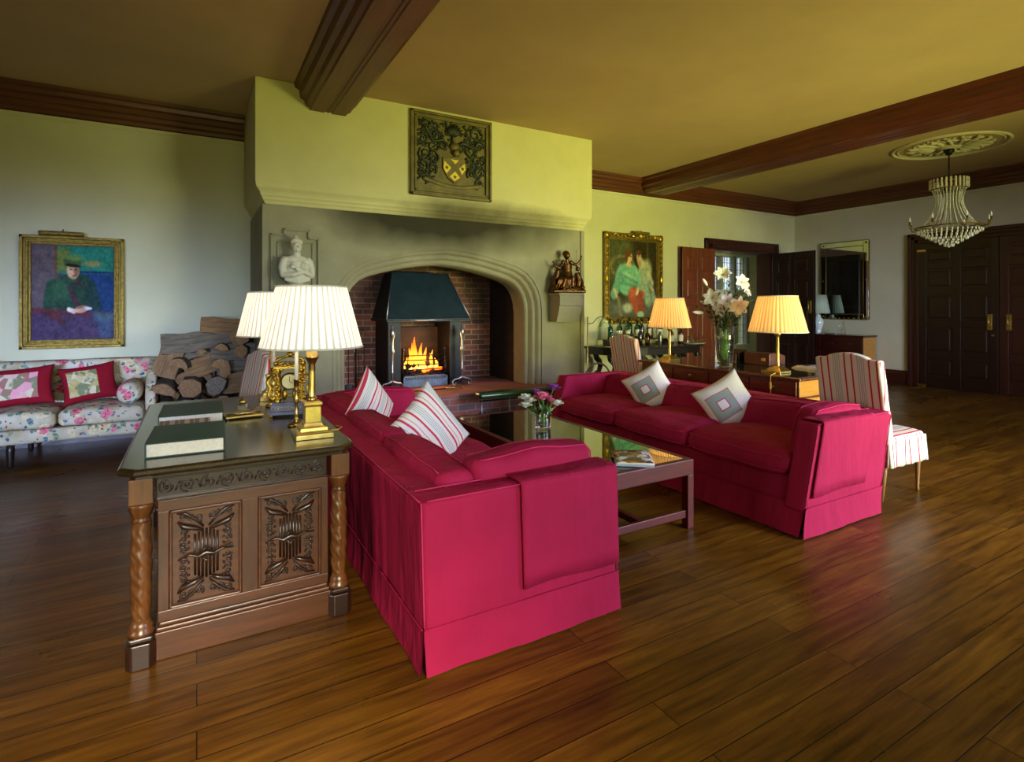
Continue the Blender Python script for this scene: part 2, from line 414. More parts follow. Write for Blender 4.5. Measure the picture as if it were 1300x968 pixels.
# ================================================================== ROOM
X0, X1, Y0, Y1, ZC = -4.5, 11.5, -3.0, 7.42, 3.74
struct(MB().box(X0-.3, 12.2, Y0-.3, 9.6, -.12, 0).build('floor', 'floor'))
struct(MB().box(X0-.3, 12.2, Y0-.3, Y1+.4, ZC, ZC+.15).build('ceiling', 'ceiling'))
b = MB()   # wall with the doorway x 8.80..10.66
b.box(X0-.3, 8.80, Y1, Y1+.32, 0, ZC).box(10.66, 12.2, Y1, Y1+.32, 0, ZC).box(8.80, 10.66, Y1, Y1+.32, 2.62, ZC)
struct(b.build('wall_back', 'wall'))
b = MB()   # right wall, window opening nearer the camera's side
b.box(X1, X1+.3, Y0, -1.8, 0, ZC).box(X1, X1+.3, 1.0, Y1, 0, ZC).box(X1, X1+.3, -1.8, 1.0, 0, .7).box(X1, X1+.3, -1.8, 1.0, 3.0, ZC)
struct(b.build('wall_right', 'wall'))
struct(MB().box(X0-.3, X0, Y0, Y1, 0, ZC).build('wall_left', 'wall'))
b = MB()   # wall behind the camera, with two tall windows
for x0, x1 in ((X0, -.9), (1.8, 4.6), (8.2, X1)): b.box(x0, x1, Y0-.3, Y0, 0, ZC)
for x0, x1 in ((-.9, 1.8), (4.6, 8.2)): b.box(x0, x1, Y0-.3, Y0, 0, .5).box(x0, x1, Y0-.3, Y0, 3.1, ZC)
struct(b.build('wall_front', 'wall'))
# lobby behind the doorway
b = MB()
b.box(8.1, 8.3, Y1+.32, 9.2, 0, 3.0).box(12.0, 12.2, Y1+.32, 9.2, 0, 3.0).box(8.1, 12.2, Y1+.32, 9.2, 2.9, 3.0)
b.box(8.1, 10.2, 8.7, 9.0, 0, 2.9).box(11.7, 12.2, 8.7, 9.0, 0, 2.9).box(10.2, 11.7, 8.7, 9.0, 2.66, 2.9).box(10.2, 11.7, 8.7, 9.0, 0, .55).box(10.2, 11.7, 8.7, 9.0, 1.62, 1.86)
struct(b.build('wall_lobby', 'wall'))
# window with leaded lights and stone mullions
w = struct(MB().build('window_1', 'stone'))
for z0, z1 in ((1.86, 2.66), (.55, 1.62)):
    b = MB()
    for xm in (10.2, 10.68, 11.17, 11.62): b.chbox(xm, xm+.09, 8.72, 8.86, z0, z1, .02)
    b.build('mullion', 'stone', w)
    b = MB()
    for xa in (10.29, 10.77, 11.26):
        for k in range(1, 4): b.box(xa+k*.098, xa+k*.098+.008, 8.78, 8.79, z0, z1)
        nz = int((z1-z0)/.17)
        for k in range(1, nz+1): b.box(xa, xa+.39, 8.78, 8.79, z0+k*(z1-z0)/(nz+1), z0+k*(z1-z0)/(nz+1)+.008)
    b.build('leading', 'iron', w)
    MB().box(10.29, 11.62, 8.797, 8.803, z0, z1).build('pane', 'glass', w)
# garden outside that window
hm = plain('hedge_leaves', (70, 110, 50), .8, 0, 6, .6, .8)
b = MB()
for k in range(26):
    b.ball((9.4+random.random()*5.4, 12.8+random.random()*1.2, .1+random.random()*1.1), .35+random.random()*.3, 8)
tag(b.build('garden_hedge', hm), 'green garden hedge outside the leaded window beyond the open doorway', 'hedge')
lawn = MB().box(7, 16, 9.7, 16, -.15, -.05).build('garden_lawn', plain('lawn', (90, 130, 50), .9, 0, 12, .3))
struct(lawn)

# ---- cornices (stepped wooden mouldings)
def cornice_prof():   # (out from wall, down from ceiling)
    return [(0, 0), (.17, 0), (.165, .035), (.135, .05), (.12, .09), (.10, .11), (.095, .16), (.075, .175), (.07, .215), (.04, .235), (.035, .27), (0, .285)]
def cornice(name, a, b2, wall, mat, at):
    m = MB(); P = cornice_prof()
    if wall == 'back': m.prism([(at-o, ZC-d) for o, d in P], 'X', a, b2)
    else: m.prism([(at-o, ZC-d) for o, d in P], 'Y', a, b2)
    return struct(m.build(name, mat))
cornice('trim_1', X0, .50, 'back', 'beamx', Y1)
cornice('trim_2', 4.70, X1, 'back', 'beamx', Y1)
cornice('trim_3', Y0, Y1, 'right', 'beam', X1)
# pale picture moulding just under the wood
b = MB()
b.prism([(Y1, 3.455), (Y1-.03, 3.455), (Y1-.02, 3.43), (Y1, 3.41)], 'X', X0, .57)
b.prism([(Y1, 3.455), (Y1-.03, 3.455), (Y1-.02, 3.43), (Y1, 3.41)], 'X', 4.6, X1)
b.prism([(X1, 3.455), (X1-.03, 3.455), (X1-.02, 3.43), (X1, 3.41)], 'Y', Y0, Y1)
struct(b.build('trim_4', 'wall'))
# ---- ceiling beams
def beam(name, xa, xb, y1, d=.25):
    c = (xa+xb)/2; hw = (xb-xa)/2
    P = [(-hw, 0), (-hw+.01, .04), (-hw+.05, .06), (-hw+.06, .14), (-hw+.10, .16), (-hw+.115, .21), (-hw+.15, .225), (-hw+.16, d), (-hw+.30, d), (-hw+.31, d-.012), (-hw+.33, d-.012), (-hw+.34, d)]
    P2 = P+[(-u, v) for u, v in reversed(P)]
    m = MB(); m.prism([(c+u, ZC-v) for u, v in P2], 'Y', Y0, y1)
    return struct(m.build(name, 'beam'))
beam('trim_5', .86, 1.54, 5.975)
beam('trim_6', 6.81, 7.56, 7.32)
# ---- skirtings
def skirt_back(name, xa, xb):
    m = MB(); m.prism([(Y1, 0), (Y1-.03, 0), (Y1-.03, .2), (Y1-.015, .22), (Y1-.012, .25), (Y1, .26)], 'X', xa, xb); return struct(m.build(name, 'darkdoor'))
skirt_back('baseboard_back', X0, .57); skirt_back('baseboard_back', 4.6, 8.6); skirt_back('baseboard_back', 10.86, X1)
for ya, yb in ((Y0, 2.6), (5.16, Y1)):
    m = MB(); m.prism([(X1, 0), (X1-.03, 0), (X1-.03, .2), (X1-.015, .22), (X1-.012, .25), (X1, .26)], 'Y', ya, yb); struct(m.build('baseboard_right', 'darkdoor'))

# ---- chimney breast, upper plaster part
b = MB()
lv = [(.0, 3.74), (.0, 2.70), (.01, 2.655), (.04, 2.62), (.05, 2.60), (.05, 2.585), (.06, 2.575), (.07, 2.56), (.07, 2.545), (.085, 2.53), (.1, 2.50)]
V = []; F = []
for o, z in lv:
    V += [(.50+o, Y1+.1, z), (.50+o, 5.97+o, z), (4.70-o, 5.97+o, z), (4.70-o, Y1+.1, z)]
for i in range(len(lv)-1):
    for k in range(3): F.append((i*4+k, i*4+k+1, (i+1)*4+k+1, (i+1)*4+k))
F += [(0, 1, 2, 3), tuple((len(lv)-1)*4+k for k in (3, 2, 1, 0))]
b.add(V, F); struct(b.build('wall_chimney_breast', 'breast', bevel=.006))

# ---- stone fireplace surround with a Tudor arch
fp = thing('fireplace', 'big stone fireplace with a wide Tudor arch and brick recess', 'fireplace', (2.6, 6.07, 0))
L = Matrix.Translation((-2.6, -6.07, 0))
half = [(1.17, 0.0), (1.17, .7), (1.17, 1.40), (1.16, 1.50), (1.13, 1.60), (1.08, 1.68), (1.01, 1.75), (.91, 1.80), (.75, 1.845), (.5, 1.905), (.25, 1.945), (0, 1.965)]
arch = [(2.6-d, z) for d, z in half]+[(2.6+d, z) for d, z in reversed(half[:-1])]
def offs(path, o):
    out = []
    for i, (x, z) in enumerate(path):
        xa, za = path[max(0, i-1)]; xb, zb = path[min(len(path)-1, i+1)]
        t = Vector((xb-xa, zb-za)).normalized(); out.append((x-t.y*o, z+t.x*o))
    return out
prof = [(0, .45), (0, .17), (.02, .14), (.045, .14), (.06, .16), (.06, .09), (.08, .065), (.105, .065), (.12, .085), (.12, .03), (.14, .008), (.165, .01), (.175, .03), (.175, 0)]
b = MB(); V = []; F = []
for o, dy in prof:
    for x, z in offs(arch, o): V.append((x-2.6, dy, max(z, 0)))
n = len(arch)
for i in range(len(prof)-1):
    for k in range(n-1): F.append((i*n+k, i*n+k+1, (i+1)*n+k+1, (i+1)*n+k))
b.add(V, F, True)
am = b.build('arch_moulding', 'stone', fp)
b = MB(); outer = offs(arch, .175); V = []; F = []
for (x, z) in outer:
    V.append((x-2.6, 0, max(z, 0)))
top = [(max(.57, min(4.63, 2.6+(x-2.6)*1.0))-2.6, 0, 2.499) for x, z in outer]
V += top
for k in range(n-1):
    if abs(outer[k][0]-outer[k+1][0]) > 1e-4: F.append((k, k+1, n+k+1, n+k))
b.add(V, F)
xl, xr = outer[0][0]-2.6, outer[-1][0]-2.6
zt = 1.40
for k in range(2):   # panels beside the arch, up to the cornice
    pass
b.add([(.57-2.6, 0, 0), (xl, 0, 0), (xl, 0, 2.499), (.57-2.6, 0, 2.499)], [(0, 1, 2, 3)])
b.add([(xr, 0, 0), (4.63-2.6, 0, 0), (4.63-2.6, 0, 2.499), (xr, 0, 2.499)], [(0, 1, 2, 3)])
for x in (.57, 4.63): b.add([(x-2.6, 0, 0), (x-2.6, 1.345, 0), (x-2.6, 1.345, 2.499), (x-2.6, 0, 2.499)], [(0, 1, 2, 3)])
b.build('stone_face', 'stone', fp)
# narrow stepped pilaster edge left and niche moulding round the bust
for x in (.57, 4.57):
    b = MB(); b.chbox(x-2.6, x+.06-2.6, -.02, .02, 0, 2.495, .008); b.build('corner_bead', 'stone', fp)
b = MB()
pth = [(.66, 1.3), (.66, 2.19), (.78, 2.19), (.78, 2.25), (1.02, 2.25), (1.02, 2.17), (1.12, 2.17), (1.12, 1.3)]
for (xa, za), (xb, zb) in zip(pth, pth[1:]):
    b.chbox(min(xa, xb)-2.6-.012, max(xa, xb)-2.6+.012, -.03, .0, min(za, zb)-.012, max(za, zb)+.012, .006)
pth = [(.72, 1.3), (.72, 2.12), (1.06, 2.12), (1.06, 1.3)]
for (xa, za), (xb, zb) in zip(pth, pth[1:]):
    b.chbox(min(xa, xb)-2.6-.008, max(xa, xb)-2.6+.008, -.018, .0, min(za, zb)-.008, max(za, zb)+.008, .004)
b.build('niche_moulding', 'stone', fp)
# brick recess
b = MB(); b.box(1.30-2.6, 3.90-2.6, 1.15, 1.30, 0, 2.38); b.build('brick_back', 'brick', fp)
b = MB(); b.box(1.30-2.6, 1.43-2.6, .44, 1.16, 0, 2.38).box(3.77-2.6, 3.92-2.6, .44, 1.16, 0, 2.38).box(1.3-2.6, 3.9-2.6, .44, 1.3, 2.3, 2.42)
b.build('recess_side', 'brick_sooty', fp)
b = MB(); b.chbox(1.0-2.6, 4.2-2.6, .14-.32, 1.2, 0.001, .43, .01); b.build('hearth', 'hearth', fp)
# stone corbels carrying the bust and the bronze
for cx, w2 in ((.88, .15), (4.24, .2)):
    b = MB()
    b.chbox(cx-2.6-w2, cx-2.6+w2, -.26, .0, 1.60, 1.635, .008)
    prf = [(-.0, 1.60), (-.25, 1.60), (-.25, 1.47), (-.235, 1.46), (-.235, 1.44), (-.22, 1.38), (-.19, 1.30), (-.17, 1.255), (0, 1.255)]
    b.prism(prf, 'X', cx-2.6-w2+.02, cx-2.6+w2-.02)
    b.build('corbel', 'stone', fp)
# fix bottoms: corbels start at z
# ================================================================== doors
def panelled(mb, x0, x1, z0, z1, cols, rows, y0, y1, st=.11, gap=.05):
    """panelled leaf in the x,z plane between y0 (front) and y1"""
    mb.box(x0, x1, y0+.012, y1-.012, z0, z1)
    ws = (x1-x0-st*(cols+1)*.9)/cols
    xs = [x0]
    for c in range(cols+1):
        xa = x0+c*(x1-x0-st)/cols; mb.chbox(xa, xa+st, y0, y1, z0, z1, .006)
    zz = [z0]+[z0+(z1-z0)*r for r in rows]+[z1]
    for i, zc in enumerate(zz):
        h = .2 if i == 0 else .13
        za = zc if i == 0 else (zc-h if i == len(zz)-1 else zc-h/2)
        mb.chbox(x0, x1, y0+.002, y1-.002, za, za+h, .006)
    # raised fields
    for c in range(cols):
        xa = x0+c*(x1-x0-st)/cols+st; xb = x0+(c+1)*(x1-x0-st)/cols
        for i in range(len(zz)-1):
            za = zz[i]+(.2 if i == 0 else .065); zb = zz[i+1]-(.065 if i < len(zz)-2 else .13)
            if zb-za > .1 and xb-xa > .08:
                mb.chbox(xa+.03, xb-.03, y0+.004, y1-.004, za+.03, zb-.03, .02)
def plate(parent, x, y, z, ny, name='brass_plate'):
    m = MB(); m.chbox(x-.035, x+.035, min(y, y+ny*.006), max(y, y+ny*.006), z-.13, z+.13, .002)
    o = m.build('finger_plate', 'brass', parent); o['label'] = 'brass plate with pull handle'
    m = MB(); m.tube([(x, y+ny*.004, z-.09), (x, y+ny*.045, z-.08), (x, y+ny*.05, z), (x, y+ny*.045, z+.08), (x, y+ny*.004, z+.09)], .009, 8)
    m.build('pull_handle', 'brass', o)
# doorway casing in the back wall
b = MB()
def casing(b, x0, x1, z1, y, w=.2, t=.06):
    for k, (o, tt) in enumerate(((0, t), (.05, t*.6), (.12, t*.9))):
        ww = w-o
        b.chbox(x0-ww, x0-ww+.06, y-tt, y, 0, z1+ww, .008); b.chbox(x1+ww-.06, x1+ww, y-tt, y, 0, z1+ww, .008)
        b.chbox(x0-ww, x1+ww, y-tt, y, z1+ww-.06, z1+ww, .008)
    b.box(x0-w, x0+.01, y-.03, y+.002, 0, z1+w).box(x1-.01, x1+w, y-.03, y+.002, 0, z1+w).box(x0-w, x1+w, y-.03, y+.002, z1-.01, z1+w)
casing(b, 8.80, 10.66, 2.60, Y1)
b.box(8.80, 8.83, Y1, Y1+.32, 0, 2.61).box(10.63, 10.66, Y1, Y1+.32, 0, 2.61).box(8.8, 10.66, Y1, Y1+.32, 2.58, 2.61)
struct(b.build('trim_7', 'darkdoor'))
d1 = struct(MB().build('door_1', 'reddoor'))
b = MB(); panelled(b, 7.86, 8.76, .01, 2.58, 2, (.30, .60, .80), Y1-.135, Y1-.075); b.build('door_leaf', 'reddoor', d1)
d2 = struct(MB().build('door_2', 'blackdoor'))
b = MB(); panelled(b, 0, .92, .01, 2.58, 2, (.30, .60, .80), -.03, .03)
dl = b.build('door_leaf', 'blackdoor', d2); d2.location = (10.66, 7.37, 0); d2.rotation_euler = (0, 0, -PI/2)
plate(d2, .83, -.03, 1.45, -1)
# entrance double doors in the right wall, local x runs along -y
dd = []
def rightwall(o): o.location = (X1-.0, 5.0, 0); o.rotation_euler = (0, 0, -PI/2)
b = MB()
casing(b, 0, 2.34, 2.62, 0, .17, .06); c8 = b.build('trim_8', 'darkdoor'); struct(c8); rightwall(c8)
d3 = struct(MB().build('door_3', 'darkdoor')); rightwall(d3)
b = MB(); panelled(b, .01, 1.165, .01, 2.61, 2, (.22, .44, .66, .84), -.05, -.005, .12); b.build('door_leaf', 'blackdoor', d3)
plate(d3, 1.05, -.05, 1.20, -1)
d4 = struct(MB().build('door_4', 'darkdoor')); rightwall(d4)
b = MB(); panelled(b, 1.175, 2.33, .01, 2.61, 2, (.22, .44, .66, .84), -.05, -.005, .12); b.build('door_leaf', 'darkdoor', d4)
plate(d4, 1.30, -.05, 1.20, -1)
for z, dd3 in ((.0, d3), (2.44, d3)):
    m = MB(); m.chbox(-.01, .13, -.062, -.05, z+.012, z+.05, .002); m.build('pivot_hinge', 'brass', dd3)
m = MB(); m.lathe([(.001, -.02), (.022, -.015), (.024, .0), (.012, .012), (.01, .03)], M=Matrix.Translation((1.10, -.075, .98)) @ Matrix.Rotation(PI/2, 4, 'X') , n=16)
m.build('door_knob', 'brass', d3)
# ================================================================== SOFAS
from mathutils import noise as mn
def jit(amp, sc, seed=0):
    def f(p):
        q = Vector((p.x*sc+seed, p.y*sc, p.z*sc)); return p+mn.noise_vector(q)*amp
    return f
def red_sofa(ox, oy, s, L, D, H, rake, label, cush_top, seed):
    """s=+1 faces +x. local x from the back plane forward"""
    t = thing('red_sofa', label, 'sofa', (ox, oy, 0), 0)
    def T(p):
        z = max(0, p.z); return Vector((s*(p.x-rake*z/.7), p.y, p.z))
    def fn(f): return lambda p: T(f(p))
    J = jit(.007, 4, seed)
    b = MB()
    b.soft(0, .17, 0, L, .15, H, .03, .07, fn=fn(J)); b.build('back', 'rose', t, weld=True)
    for ya in (0, L-.15):
        b = MB()
        b.soft(.02, D, ya, ya+.15, .15, H+.004, .028, .07, fn=fn(J)); b.build('arm', 'rose', t)
    b = MB(); b.soft(.1, D-.04, .1, L-.1, .15, .34, .03, .08, fn=fn(J)); b.build('seat_base', 'rose', t)
    # piping round the arm and back tops
    b = MB()
    for ya in (.004, .146, L-.146, L-.004):
        b.tube([T(Vector((x, ya, H+.002))) for x in np.linspace(.03, D-.01, 14)], .0035, 6)
    for xa in (.004, .166):
        b.tube([T(Vector((xa, y, H-.002))) for y in np.linspace(.02, L-.02, 30)], .0035, 6)
    for xa, ya in ((.004, .004), (D-.004, .004), (.004, L-.004), (D-.004, L-.004)):
        b.tube([T(Vector((xa, ya, z))) for z in np.linspace(.18, H, 10)], .0035, 6)
    b.build('piping', 'rose_seam', t)
    # skirt: four pleated panels hanging to the floor
    def panel(p0, p1, nrm, nm='skirt'):
        p0 = Vector(p0); p1 = Vector(p1); n = int((p1-p0).length/.02)
        def g(u, v):
            p = p0.lerp(p1, u); z = .185*(1-v)+.008*v
            fl = v*v*(.016+.004*math.sin(u*(p1-p0).length*9+seed)+.002*math.sin(u*(p1-p0).length*31+seed*2))
            e = min(u, 1-u)*(p1-p0).length
            return T(Vector((p.x+nrm[0]*(fl+.006), p.y+nrm[1]*(fl+.006), z))+Vector((0, 0, 0)))
        b = MB(); b.grid(g, n, 8)
        # turned hem thickness
        def g2(u, v):
            p = g(u, v); return Vector((p.x-s*nrm[0]*.006, p.y-nrm[1]*.006, p.z))
        b.grid(g2, n, 8, flip=True)
        b.tube([g(k/n, 0)+Vector((s*nrm[0]*.001, nrm[1]*.001, 0)) for k in range(n+1)], .0032, 6)
        b.build(nm, 'rose', t)
    panel((0, .0, 0), (D, 0, 0), (0, -1)); panel((0, L, 0), (D, L, 0), (0, 1))
    panel((0, 0, 0), (0, L, 0), (-1, 0)); panel((D-.03, .02, 0), (D-.03, L-.02, 0), (1, 0))
    # loose seat cushions
    n = 3; w = (L-.30)/n
    def bulge(c, hs, amp, f0, ax=2):
        def f(p):
            u = (p.x-c[0])/hs[0]; v = (p.y-c[1])/hs[1]; k = max(0, 1-u*u)*max(0, 1-v*v)
            sgn = 1 if p.z > c[2] else -1
            q = Vector((p.x, p.y, p.z+sgn*amp*k**.6)); 
            q.x += .035*max(0, 1-v*v)*(u if u > 0 else 0)
            return T(f0(q))
        return f
    for k in range(n):
        y0 = .15+k*w; c = (.17+(D-.19)/2+.02, y0+w/2, .415); hs = ((D-.18)/2, w/2)
        b = MB(); f = bulge(c, hs, .05, jit(.012, 4, seed+k*3))
        b.soft(.17, D+.01, y0+.002, y0+w-.002, .345, .475, .06, .045, fn=f)
        # piping line round the middle front
        o = b.build('seat_cushion', 'rose', t)
        b = MB()
        for z in (.365, .455):
            b.tube([f(Vector((D+.008, y, z))) for y in np.linspace(y0+.03, y0+w-.03, 16)], .0035, 6)
        b.build('cushion_piping', 'rose_seam', o)
    # loose back cushions, leaning on the back
    for k in range(n):
        y0 = .15+k*w; zc = (.46+cush_top)/2; hz = (cush_top-.46)/2
        def f(p, y0=y0, k=k):
            v = (p.y-y0-w/2)/(w/2); q = (p.z-zc)/hz; kk = max(0, 1-v*v)*max(0, 1-q*q)
            sg = 1 if p.x > .26 else -1
            r = Vector((p.x+sg*.045*kk**.5 + (p.z-.46)*-.12, p.y, p.z+.012*math.cos(v*2.2)*(1 if q > 0 else 0)))
            return T(jit(.012, 5, seed+9+k)(r))
        b = MB(); b.soft(.185, .345, y0+.005, y0+w-.005, .46, cush_top, .05, .05, fn=f); o = b.build('back_cushion', 'rose', t)
        b = MB()
        for x in (.2, .33): b.tube([f(Vector((x, y, cush_top-.006))) for y in np.linspace(y0+.05, y0+w-.05, 16)], .004, 6)
        b.build('cushion_piping', 'rose_seam', o)
    return t, T
def side_cushion(t, T, xa, xb, ya, yb, z0, z1, lean, seed):
    def f(p):
        u = (p.x-(xa+xb)/2)/((xb-xa)/2); q = (p.z-(z0+z1)/2)/((z1-z0)/2); kk = max(0, 1-u*u)*max(0, 1-q*q)
        sg = 1 if p.y > (ya+yb)/2 else -1
        r = Vector((p.x, p.y+sg*.04*kk**.5+lean*(p.z-z0), p.z+.015*math.cos(u*2)))
        return T(jit(.012, 5, seed)(r))
    b = MB(); b.soft(xa, xb, ya, yb, z0, z1, .05, .045, fn=f); o = b.build('side_cushion', 'rose', t)
    b = MB()
    for y in (ya+.012, yb-.012):
        b.tube([f(Vector((x, y, z1-.008))) for x in np.linspace(xa+.04, xb-.04, 16)]+[f(Vector((xb-.008, y, z))) for z in np.linspace(z1-.04, z0+.04, 8)], .004, 6)
    b.build('cushion_piping', 'rose_seam', o)
def arm_cover(t, T, xa, xb, zb, H, seed):
    pts = [(-.013, zb), (-.011, H-.1), (-.011, H), (-.002, H+.011), (.02, H+.016), (.13, H+.016), (.155, H+.01), (.16, H-.05), (.162, H-.16)]
    b = MB()
    def g(u, v):
        i = v*(len(pts)-1); k = min(int(i), len(pts)-2); fr = i-k
        y = pts[k][0]*(1-fr)+pts[k+1][0]*fr; z = pts[k][1]*(1-fr)+pts[k+1][1]*fr
        return T(Vector((xa+(xb-xa)*u, y-.004*math.sin(u*9+seed)*(1-v), z+.006*math.sin(u*5)*(1 if v < .1 else 0))))
    b.grid(g, 24, 40, flip=T(Vector((1, 0, 0))).x < 0)
    o = b.build('arm_cover', 'rose', t, recalc=False)
    m = o.modifiers.new('solid', 'SOLIDIFY'); m.thickness = .006; m.offset = 0

s1, T1 = red_sofa(.775, 2.03, 1, 2.92, .985, .682, .02, 'crimson slipcovered sofa seen from its back corner, standing beside the carved desk', .735, 3)
side_cushion(s1, T1, .30, .965, .17, .31, .44, .775, -.06, 5)
side_cushion(s1, T1, .22, .93, 2.60, 2.75, .42, .735, .06, 8)
arm_cover(s1, T1, .45, .984, .235, .682, 2)
s2, T2 = red_sofa(4.15, 2.06, -1, 2.92, .90, .695, .20, 'crimson slipcovered sofa with two white pillows, behind the coffee table', .70, 21)
side_cushion(s2, T2, .12, .70, .155, .30, .44, .745, -.04, 25)
arm_cover(s2, T2, .26, .868, .25, .697, 6)

# ---- throw pillows
def pillow_mesh(w, h, t, corner=.10):
    b = MB()
    def face(sg):
        def g(u, v):
            a = u*2-1; c = v*2-1
            x = a*w/2*(1-corner*(1-a*a*0)*(1-c*c)*abs(a)); z = c*h/2*(1-corner*(1-a*a)*abs(c))
            k = max(0, (1-a**4))*max(0, (1-c**4)); pk = max(0, 1-a*a)*max(0, 1-c*c)
            y = sg*t/2*(.35*k**.5+.65*pk**.6)
            p = Vector((x, y, z)); n = mn.noise_vector(Vector((x*9, sg*3, z*9)))*.006*k
            return p+n
        return g
    b.grid(face(-1), 26, 26, uv=True); b.grid(face(1), 26, 26, uv=True, flip=True)
    return b
def uvsplit(nt):
    t = nt.nodes.new('ShaderNodeTexCoord'); s = nt.nodes.new('ShaderNodeSeparateXYZ'); nt.links.new(t.outputs['UV'], s.inputs[0]); return s.outputs[0], s.outputs[1]
def stripe_ramp(nt, x, freq, seq, base):
    """seq: list of (start, end, colour) within one period"""
    f = mth(nt, 'FRACT', mth(nt, 'MULTIPLY', x, freq)); stops = [(0, lin(base))]
    for a, b2, c in seq: stops += [(a, lin(c)), (b2, lin(base))]
    return ramp(nt, f, stops, 'CONSTANT')
PINK = (206, 58, 88); GREY = (168, 178, 182); WHT = (232, 226, 220)
SEQ = [(.02, .10, PINK), (.22, .25, GREY), (.29, .32, GREY), (.36, .39, GREY), (.43, .46, GREY), (.60, .68, PINK), (.80, .83, (214, 120, 120))]
def clothbase(name, wrinkle=.35, ws=8):
    m, nt, b = newmat(name); b.inputs['Roughness'].default_value = .85; b.inputs['Specular IOR Level'].default_value = .2
    v = coords(nt); bump(nt, b, mth(nt, 'ADD', noise(nt, v, ws, 3), mth(nt, 'MULTIPLY', noise(nt, v, 300, 1), .02)), wrinkle, .02)
    return m, nt, b
m, nt, b_ = clothbase('striped_pillow_linen'); u, v = uvsplit(nt); nt.links.new(stripe_ramp(nt, u, 2.6, SEQ, WHT), b_.inputs['Base Color']); MAT['pil_stripe'] = m
m, nt, b_ = clothbase('squares_pillow_linen'); u, v = uvsplit(nt)
du = mth(nt, 'ABSOLUTE', mth(nt, 'SUBTRACT', u, .37)); dv = mth(nt, 'ABSOLUTE', mth(nt, 'SUBTRACT', v, .50)); r_ = mth(nt, 'MAXIMUM', du, dv)
GG = (128, 148, 138); G2 = (176, 184, 176)
st = [(0, WHT), (.085, (176, 40, 66)), (.105, G2), (.12, GG), (.135, G2), (.15, GG), (.165, G2), (.18, GG), (.195, G2), (.21, GG), (.225, G2), (.24, (176, 40, 66)), (.255, WHT)]
nt.links.new(ramp(nt, r_, [(a, lin(c)) for a, c in st], 'CONSTANT'), b_.inputs['Base Color']); MAT['pil_square'] = m
def place_pillow(name, label, mat, loc, yaw, roll, lean, w=.43, t=.17, group=None):
    b = pillow_mesh(w, w, t); o = b.build(name, mat, weld=True)
    o.rotation_mode = 'QUATERNION'
    M = Matrix.Rotation(yaw, 4, 'Z') @ Matrix.Rotation(lean, 4, 'X') @ Matrix.Rotation(roll, 4, 'Y')
    o.location = loc; o.rotation_quaternion = M.to_quaternion()
    return tag(o, label, 'pillow', group)
place_pillow('pillow', 'striped pillow standing on end, the farther of two on the sofa beside the desk', 'pil_stripe', (1.13, 4.08, .69), math.radians(42), math.radians(48), math.radians(-8), .46)
place_pillow('pillow', 'pink and grey striped pillow nearer the arm of the sofa beside the desk', 'pil_stripe', (1.29, 3.30, .645), math.radians(20), math.radians(-34), math.radians(-18), .50)
place_pillow('pillow', 'white pillow with grey square pattern, farther from the striped chair on the crimson sofa', 'pil_square', (3.93, 4.06, .635), math.radians(-46), math.radians(-32), math.radians(-18), .43)
place_pillow('pillow', 'white pillow with grey square pattern, nearer the striped chair on the crimson sofa', 'pil_square', (3.93, 3.14, .63), math.radians(-42), math.radians(-32), math.radians(-18), .44)

# ================================================================== COFFEE TABLE
t = thing('coffee_table', 'long low mahogany coffee table with dark glass top between the sofas', 'table', (2.41, 3.555, 0))
hx, hy = .42, 1.03
b = MB(); b.chbox(-hx+.045, hx-.045, -hy+.045, hy-.045, .432, .45, .002)
MAT['blackglass'] = plain('dark_table_glass', (14, 14, 12), .03, 0, 3, .05, 0, .9, 1); b.build('glass_top', 'blackglass', t)
b = MB()
b.chbox(-hx, hx, -hy, -hy+.045, .35, .452, .006).chbox(-hx, hx, hy-.045, hy, .35, .452, .006).chbox(-hx, -hx+.045, -hy+.046, hy-.046, .35, .4515, .006).chbox(hx-.045, hx, -hy+.046, hy-.046, .35, .4515, .006)
b.build('frame', 'mahog', t)
for sx in (-1, 1):
    for sy in (-1, 1):
        b = MB(); b.chbox(min(sx*hx, sx*(hx-.055)), max(sx*hx, sx*(hx-.055)), min(sy*hy, sy*(hy-.055)), max(sy*hy, sy*(hy-.055)), 0, .352, .005); b.build('leg', 'mahog', t)
for sy in (-1, 1):
    b = MB(); b.chbox(-hx+.05, hx-.05, sy*(hy-.03)-.014, sy*(hy-.03)+.014, .07, .12, .004); b.build('stretcher', 'mahog', t)
b = MB(); b.chbox(-.02, .02, -hy+.04, hy-.04, .075, .115, .004); b.build('stretcher', 'mahog', t)

# ================================================================== CARVED DESK
dk = thing('carved_desk', 'dark carved oak desk with leafy corner columns and two carved end panels', 'desk', (.19, 3.51, 0))
ox, oy = .19, 3.51
def B(x0, x1, y0, y1, z0, z1, c=.003, mb=None): return (mb or MB()).chbox(x0-ox, x1-ox, y0-oy, y1-oy, z0, z1, c)
b = MB()   # top with clipped corners and moulded edge
def oct_(m, e, z): return [(x, y, z) for x, y in ((-.275-e+.06+ox*0, 2.61-e), (.655+e-.06, 2.61-e), (.655+e, 2.61-e+.06), (.655+e, 4.41+e-.06), (.655+e-.06, 4.41+e), (-.275-e+.06, 4.41+e), (-.275-e, 4.41+e-.06), (-.275-e, 2.61-e+.06))]
V = []; F = []
for e, z in ((-.02, .768), (-.004, .775), (0, .785), (0, .797), (-.006, .803), (-.012, .805)):
    V += [(x-ox, y-oy, zz) for x, y, zz in oct_(None, e, z)]
for i in range(5):
    for k in range(8): F.append((i*8+k, i*8+(k+1) % 8, (i+1)*8+(k+1) % 8, (i+1)*8+k))
F += [tuple(range(8)), tuple(40+k for k in range(8))]
b.add(V, F); b.build('desk_top', 'desktop', dk)
b = MB(); B(-.215, .595, 2.645, 4.375, .755, .770, .003, b); b.build('top_moulding', 'carvedark', dk)
